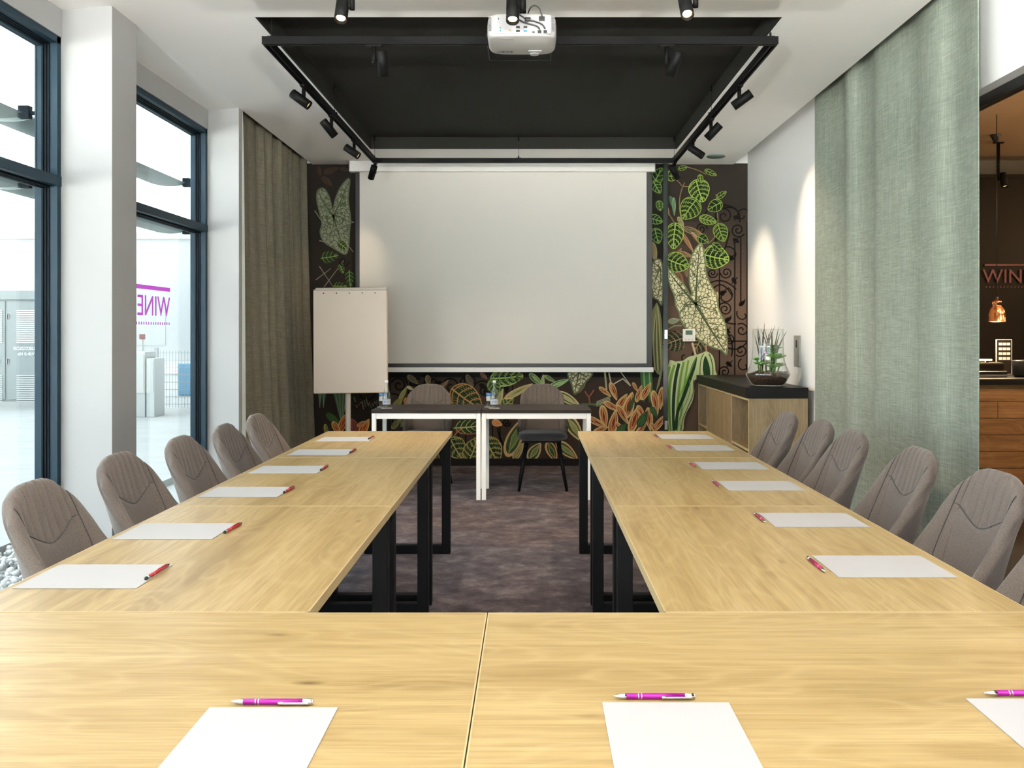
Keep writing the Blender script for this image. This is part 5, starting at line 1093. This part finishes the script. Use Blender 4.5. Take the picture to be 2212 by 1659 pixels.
# unseen added blockers: one shades the street, one cuts sky light behind
struct(box_obj('sun_blocker', 'darkfloor', -2.74, 12, -3.35, 30, 3.36, 26)); struct(box_obj('sky_blocker', 'darkfloor', -3.2, 6, -7.6, -3.36, 3.15, 3.35))
gm = MB(); random.seed(3)
ico = bmesh.new(); bmesh.ops.create_icosphere(ico, subdivisions=1, radius=1); iv = [v_.co.copy() for v_ in ico.verts]; ifc = [[v_.index for v_ in f_.verts] for f_ in ico.faces]; ico.free()
for k in range(2600):
    x, y = random.uniform(-3.28, -2.64), random.uniform(2.4, 6.9); s = random.uniform(0.014, 0.030); z = -0.03 + random.uniform(0, 0.03)
    q = Matrix.Rotation(random.uniform(0, 6), 3, Vector((random.random(), random.random(), random.random() + .1)).normalized())
    gm.add([(q @ Vector((p.x * s, p.y * s * 0.8, p.z * s * 0.7))) + Vector((x, y, z)) for p in iv], ifc, True)
o = gm.build('pebble_strip', 'gravelmat'); tag(o, 'strip of white pebbles on the ground outside the near window', 'pebbles', kind='stuff')
q = struct(box_obj('kerb', 'concrete', -3.38, -3.30, 2.0, 9.0, -0.05, 0.02))
# louvres: lens-shaped blades along the facade
def louvre(y0, y1, z, lb):
    pts = []; n = 14; w_ = 0.30
    for i in range(n + 1): t_ = i / n; pts.append((-3.02 + w_ * (t_ - .5), z + 0.035 * math.sin(PI * t_)))
    for i in range(n - 1, 0, -1): t_ = i / n; pts.append((-3.02 + w_ * (t_ - .5), z - 0.022 * math.sin(PI * t_)))
    r = empty('sun_louvre', (-3.02, (y0 + y1) / 2, z), label=lb, cat='louvre', group='sun louvres outside the windows'); I_ = Matrix.Translation((3.02, -(y0 + y1) / 2, -z))
    MB().prism(pts, y0, y1).build('blade', 'louvre', r, matrix=I_)
    MB().tube((-2.87, y1 - 0.03, z), (-2.60, y1 - 0.03, z), 0.012, n=10).box(-2.90, -2.84, y1 - 0.05, y1 - 0.01, z - 0.03, z + 0.04).build('bracket', 'framedk', r, matrix=I_)
louvre(5.0, 7.22, 2.60, 'upper grey sun louvre outside the window next to the olive curtain'); louvre(5.0, 7.22, 2.205, 'lower grey sun louvre outside the window next to the olive curtain')
louvre(2.4, 4.92, 2.60, 'upper grey sun louvre outside the window at the left edge'); louvre(2.4, 4.92, 2.205, 'lower grey sun louvre outside the window at the left edge')
# transformer kiosk
KY = 16.2
def OX(px, y): return (px - VX) * y / F
r = empty('electrical_kiosk', (-11.0, KY + 0.8, -0.04), label='grey electrical substation kiosk with louvred doors outside the left window', cat='kiosk')
I_ = Matrix.Translation((11.0, -KY - 0.8, 0.04)); xr, xl = -8.9, -13.6; zt_ = EYE + 90 * KY / F
MB().box(xl, xr, KY, KY + 1.6, 0.06, zt_, 0.01).build('body', 'cabinet', r, matrix=I_)
MB().box(xl - .05, xr + .05, KY - 0.06, KY + 1.66, zt_ - 0.17, zt_ + 0.0, 0.01).build('roof_cap', 'cabinet', r, matrix=I_)
MB().box(xl - .03, xr + .03, KY - 0.1, KY + 1.62, -0.04, 0.06).build('plinth', 'concrete', r, matrix=I_)
for px0, px1 in ((-45, 12), (18, 82)):
    d_ = MB(); a_, b_ = OX(px0, KY), OX(px1, KY); d_.box(a_, b_, KY - 0.02, KY, 0.10, zt_ - 0.2)
    o = d_.build('door', 'cabinet', r, matrix=I_)
    for y0p, y1p in ((668, 741), (808, 880)):
        l_ = MB(); z1_, z0_ = EYE - (y0p - VY) * KY / F, EYE - (y1p - VY) * KY / F; n_ = 18
        for k in range(n_): zz = z0_ + (z1_ - z0_) * k / n_; l_.box(OX(px0 + 20, KY) if px0 > 0 else OX(px0 + 10, KY), OX(px1 - 5, KY), KY - 0.035, KY - 0.0205, zz, zz + 0.018)
        oo = l_.build('vent_louvre', 'cabwhite', o, matrix=I_)
    hg = MB()
    for yp in (684, 781, 880): zz = EYE - (yp - VY) * KY / F; hg.box(OX(px0 - 1, KY) , OX(px0 - 1, KY) + 0.03, KY - 0.035, KY - 0.0201, zz - 0.05, zz + 0.05); hg.box(OX(px1 - 13 if px0 < 0 else 18, KY), OX(px1 - 13 if px0 < 0 else 18, KY) + 0.03, KY - 0.035, KY - 0.0201, zz - 0.05, zz + 0.05)
    hg.build('hinge', 'cabwhite', o, matrix=I_)
tx, tz_ = OX(67, KY) + 11.0, lambda yp: EYE - (yp - VY) * (KY - .04) / F + 0.04
RXm = Matrix.Rotation(PI / 2, 4, 'X')
text_obj('ROZDZIELNIA', 0.082, 'cabwhite', r, Matrix.Translation((OX(61, KY) + 11.0, -0.825, tz_(753))) @ RXm, 'lettering', 0.002, 0.004, 1.0)
text_obj('nN 0,4kV', 0.082, 'cabwhite', r, Matrix.Translation((OX(58, KY) + 11.0, -0.825, tz_(765))) @ RXm, 'lettering', 0.002, 0.004, 1.0)
# meter boxes, fence, buildings
MY = 14.2
for px0, px1, yt, lb in ((296, 315, 760, 'taller pale meter cabinet seen left in the window beside the pillar'), (316, 335, 774, 'shorter pale meter cabinet standing right of the taller one')):
    a_, b_ = OX(px0 - (20 if px0 < 300 else 0), MY), OX(px1, MY); z1_ = EYE - (yt - VY) * MY / F
    r = empty('meter_cabinet', ((a_ + b_) / 2, MY + .2, -0.04), label=lb, cat='cabinet', group='meter cabinets outside'); I_ = Matrix.Translation((-(a_ + b_) / 2, -MY - .2, 0.04))
    MB().box(a_, b_ - 0.01, MY, MY + 0.4, -0.04, z1_, 0.01).build('body', 'meter', r, matrix=I_); MB().box(a_ + 0.02, b_ - 0.03, MY - 0.01, MY, 0.35, z1_ - 0.05).build('door', 'meter', r, matrix=I_)
q = box_obj('sign_board', 'signdim', OX(301, 14.6), OX(312, 14.6), 14.6, 14.63, EYE - (733 - VY) * 14.6 / F, EYE - (722 - VY) * 14.6 / F); tag(q, 'small reddish board above the meter cabinets outside', 'sign')
bb = box_obj('post', 'meter', OX(305, 14.65), OX(308, 14.65), 14.64, 14.69, -0.04, EYE - (722 - VY) * 14.65 / F); tag(bb, 'pale post holding the small reddish board outside', 'post')
FY_ = 15.6; r = empty('mesh_fence', (-6.5, FY_, -0.04), label='pale welded mesh fence panel outside beyond the meter cabinets', cat='fence'); I_ = Matrix.Translation((6.5, -FY_, 0.04)); z1_ = EYE - (757 - VY) * FY_ / F
m_ = MB(); x = OX(300, FY_)
while x < OX(470, FY_): m_.box(x, x + 0.008, FY_, FY_ + 0.008, 0.0, z1_); x += 0.055
for k in range(8): zz = 0.05 + k * (z1_ - 0.1) / 7; m_.box(OX(300, FY_), OX(470, FY_), FY_ - 0.008, FY_, zz, zz + 0.012)
m_.build('wire_panel', 'fence', r, matrix=I_)
for px in (338, 440): MB().box(OX(px, FY_) - .03, OX(px, FY_) + .03, FY_ - .03, FY_ + .03, -0.04, z1_ + 0.05).build('fence_post', 'fence', r, matrix=I_)
q = box_obj('skip_container', 'blue', OX(383, 19), OX(430, 19), 19, 20.5, -0.04, EYE - (785 - VY) * 19 / F, bev=0.03); tag(q, 'blue container behind the mesh fence outside', 'container')
def block(x0, x1, y0, y1, h, lb, cols, rows):
    r = empty('building', ((x0 + x1) / 2, (y0 + y1) / 2, -0.04), label=lb, cat='building', group='pale buildings across the street'); I_ = Matrix.Translation((-(x0 + x1) / 2, -(y0 + y1) / 2, 0.04))
    MB().box(x0, x1, y0, y1, -0.04, h).build('facade', 'facade', r, matrix=I_); MB().box(x0 - .1, x1 + .1, y0 - .1, y1 + .1, h, h + 0.25).build('roof', 'meter', r, matrix=I_)
    for i in range(cols):
        for j in range(rows):
            xa = x0 + (x1 - x0) * (i + .25) / cols; xb = x0 + (x1 - x0) * (i + .75) / cols; za = 0.9 + j * 3.0
            MB().box(xa, xb, y0 - 0.02, y0 + 0.01, za, za + 1.5)  .build('building_window', 'meter', r, matrix=I_)
block(-60, -30.5, 40, 55, 5.8, 'long pale low building far across the street, seen in the left window', 6, 1)
block(-22, -8.5, 30, 42, 4.6, 'pale flat roofed building beyond the fence', 4, 1)

# ------------------------------------------------------------------ the bar beyond the glass
CY = 6.5; ctop = EYE - (818 - VY) * CY / F
r = empty('bar_counter', (5.2, CY + 0.4, 0), label='bar counter clad in brown wooden planks beyond the glass', cat='counter'); I_ = Matrix.Translation((-5.2, -CY - .4, 0))
MB().box(2.9, 7.6, CY + 0.02, CY + 0.8, 0.0, ctop - 0.045).build('cabinet_body', 'black', r, matrix=I_)
MB().box(2.88, 7.62, CY - 0.03, CY + 0.82, ctop - 0.045, ctop, 0.003).build('countertop', 'blackslab', r, matrix=I_)
z = ctop - 0.048; row = 0; ph_ = 0.126
while z > 0.02:
    m_ = MB(); x = 2.9 - [0.0, 0.62, 0.3, 0.9, 0.15][row % 5]
    while x < 7.6:
        x0_, x1_ = max(x, 2.9), min(x + 1.25, 7.6)
        if x1_ > x0_ + 0.01: m_.box(x0_, x1_ - 0.004, CY, CY + 0.02, max(0.0, z - ph_ + 0.004), z)
        x += 1.25
    m_.build('plank_row', 'plank', r, matrix=I_); z -= ph_; row += 1
r = empty('chafing_dish', (3.55, CY + 0.35, ctop + 0.001), label='long steel chafing dish with a glowing warmer on the bar counter', cat='dish')
MB().box(-0.28, 0.16, -0.16, 0.16, 0.0, 0.05, 0.012).build('tray', 'chrome', r); MB().box(-0.26, 0.14, -0.15, 0.15, 0.05, 0.115, 0.02).build('lid', 'darkroom', r); MB().box(-0.22, 0.04, -0.155, -0.13, 0.128, 0.140, 0.003).build('heat_lamp', 'chafelamp', r)
MB().box(-0.2, -0.18, -0.14, -0.12, 0.10, 0.13).box(0.0, 0.02, -0.14, -0.12, 0.10, 0.13).build('lamp_bracket', 'chrome', r)
c = PX(2205, 790, CY + 0.25); q = MB().lathe([(0, 0), (0.07, 0), (0.085, 0.02), (0.09, 0.12), (0.085, 0.13), (0, 0.135)], n=32, cap=False).build('soup_kettle', 'black', None, loc=(c.x + 0.03, CY + 0.25, ctop + 0.001)); tag(q, 'black round kettle on the bar counter at the picture edge', 'kettle')
BGY = 8.2; a_, b_ = PX(2152, 733, 7.15), PX(2186, 778, 7.15)
r = empty('menu_board', ((a_.x + b_.x) / 2, 7.15, ctop), label='small framed board with twelve pale squares standing on the bar counter', cat='board'); hx = (b_.x - a_.x) / 2; H_ = a_.z - ctop
MB().box(-hx, hx, 0, 0.012, 0.001, H_).build('frame', 'graph', r); MB().box(-hx + .006, hx - .006, -0.002, 0.0, 0.006, H_ - .006).build('panel', 'darkroom', r)
g = MB()
for i in range(3):
    for j in range(4): xx = -hx + 0.015 + i * (2 * hx - 0.03) / 3; zz = H_ - 0.028 - j * 0.040; g.box(xx + 0.004, xx + 0.032, -0.004, -0.002, zz - 0.022, zz)
g.build('printed_squares', 'graph', r)
# pendant
c = PX(2153, 695, 6.9); r = empty('pendant_lamp', (c.x, 6.9, c.z), label='copper bell shaped pendant lamp above the bar counter', cat='pendant lamp')
MB().lathe([(0.070, 0.0), (0.066, 0.005), (0.064, 0.06), (0.055, 0.10), (0.034, 0.125), (0.031, 0.14), (0.036, 0.142), (0.036, 0.165), (0.020, 0.172)], n=40, cap=False).lathe([(0.066, 0.0), (0.061, 0.06), (0.05, 0.098), (0.03, 0.12)], n=40, cap=False).build('shade', 'copper', r)
MB().tube((0, 0, 0.168), (0, 0, 0.20), 0.012, n=12).tube((0, 0, 0.2), (0, 0, 3.1 - c.z), 0.003, n=8).build('cable', 'black', r)
bm = bmesh.new(); bmesh.ops.create_uvsphere(bm, u_segments=16, v_segments=10, radius=0.02); MB().bm(bm, True).build('bulb', 'lamp', r, loc=(0, 0, 0.05))
ld = bpy.data.lights.new('pendant_glow', 'POINT'); ld.energy = 20; ld.color = WARM; ld.shadow_soft_size = 0.02; lo = bpy.data.objects.new('pendant_glow', ld); COL.objects.link(lo); lo.parent = r; lo.location = (0, 0, 0.0)
# dark glazed wine cabinet wall carrying a painted reflection of sign lettering
r = empty('wine_cabinet', (5.4, BGY + 0.3, 0), label='tall dark glazed cabinet wall behind the bar with drawn reflection of wine lettering', cat='cabinet'); I_ = Matrix.Translation((-5.4, -BGY - .3, 0)); ztc = EYE + (VY - 377) * BGY / F
MB().box(3.0, 7.8, BGY, BGY + 0.6, 0.0, ztc).build('body', 'darkroom', r, matrix=I_)
m_ = MB()
for x in (4.17, 4.72, 5.3): m_.box(x, x + 0.03, BGY - 0.012, BGY, 0.0, ztc)
m_.box(3.0, 7.8, BGY - 0.014, BGY, ztc - 0.04, ztc); m_.build('mullion', 'darkroom', r, matrix=I_)
y_ = BGY - 0.02
m_ = MB(); a_ = PX(2127, 570, y_); m_.box(a_.x, a_.x + 0.9, y_ - 0.001, y_, PX(0, 574.5, y_).z, a_.z)
x = a_.x + 0.01; zd = PX(0, 620, y_).z
while x < a_.x + 0.9: m_.box(x, x + 0.012, y_ - 0.001, y_, zd - 0.005, zd + 0.005); x += 0.034
m_.build('reflected_line', 'signdim', r, matrix=I_)
c = PX(2177, 598, y_); text_obj('WINE', 0.185, 'signdim', r, Matrix.Translation((c.x - 5.4, y_ - BGY - 0.3, c.z)) @ RXm, 'lettering', 0.001, 0.0, 1.0)
# small ceiling fittings of the bar
c = PX(2151, 338, 7.6); r = empty('ceiling_detector', (c.x, 7.6, 3.10), label='small black cone fitting on the brown bar ceiling', cat='ceiling fitting')
MB().lathe([(0.0, -0.07), (0.018, -0.065), (0.045, -0.004), (0.045, -0.0005), (0, -0.0005)], n=24, cap=False).build('cone', 'black', r)
spotlight(PX(2157, 420, 7.85).x, 7.85, 3.09, (0.05, -0.25, -0.95), 'black spotlight with lit lens on the bar ceiling beyond the glass', 'bar spotlights', 0.5, 'lampdim', side=(1, 0, 0), cone=50, stem=0.33)
for x, y in ((4.6, 5.2), (6.4, 5.6), (6.8, 7.6)):  # added globes out of view that brighten the bar
    r = empty('fill_globe', (x, y, 2.55), label='added fill globe in the bar beyond the glass, hidden, number %s from the glass' % {4.6: 'one', 6.4: 'two', 6.8: 'three'}[x], cat='pendant lamp', group='added hidden fill globes in the bar')
    bm = bmesh.new(); bmesh.ops.create_uvsphere(bm, u_segments=20, v_segments=12, radius=0.07); MB().bm(bm, True).build('globe', 'lampdim', r); MB().tube((0, 0, 0.07), (0, 0, 0.548), 0.004, n=8).build('cable', 'black', r)
    ld = bpy.data.lights.new('globe_fill', 'POINT'); ld.energy = 45; ld.color = (1.0, 0.66, 0.36); ld.shadow_soft_size = 0.08; lo = bpy.data.objects.new('globe_fill', ld); COL.objects.link(lo); lo.parent = r; lo.location = (0, 0, -0.1)
for x, y in ((4.6, 5.4), (3.6, 5.2)):  # extra heads added out of view as fill for the bar
    spotlight(x, y, 3.09, (-0.1, 0.5, -0.9), 'added fill spotlight on the bar ceiling, hidden by the curtain, %s from the window wall' % ('farther' if x > 4 else 'nearer'), 'added hidden bar spotlights', 0.7, 'lampdim', side=(1, 0, 0), cone=50)
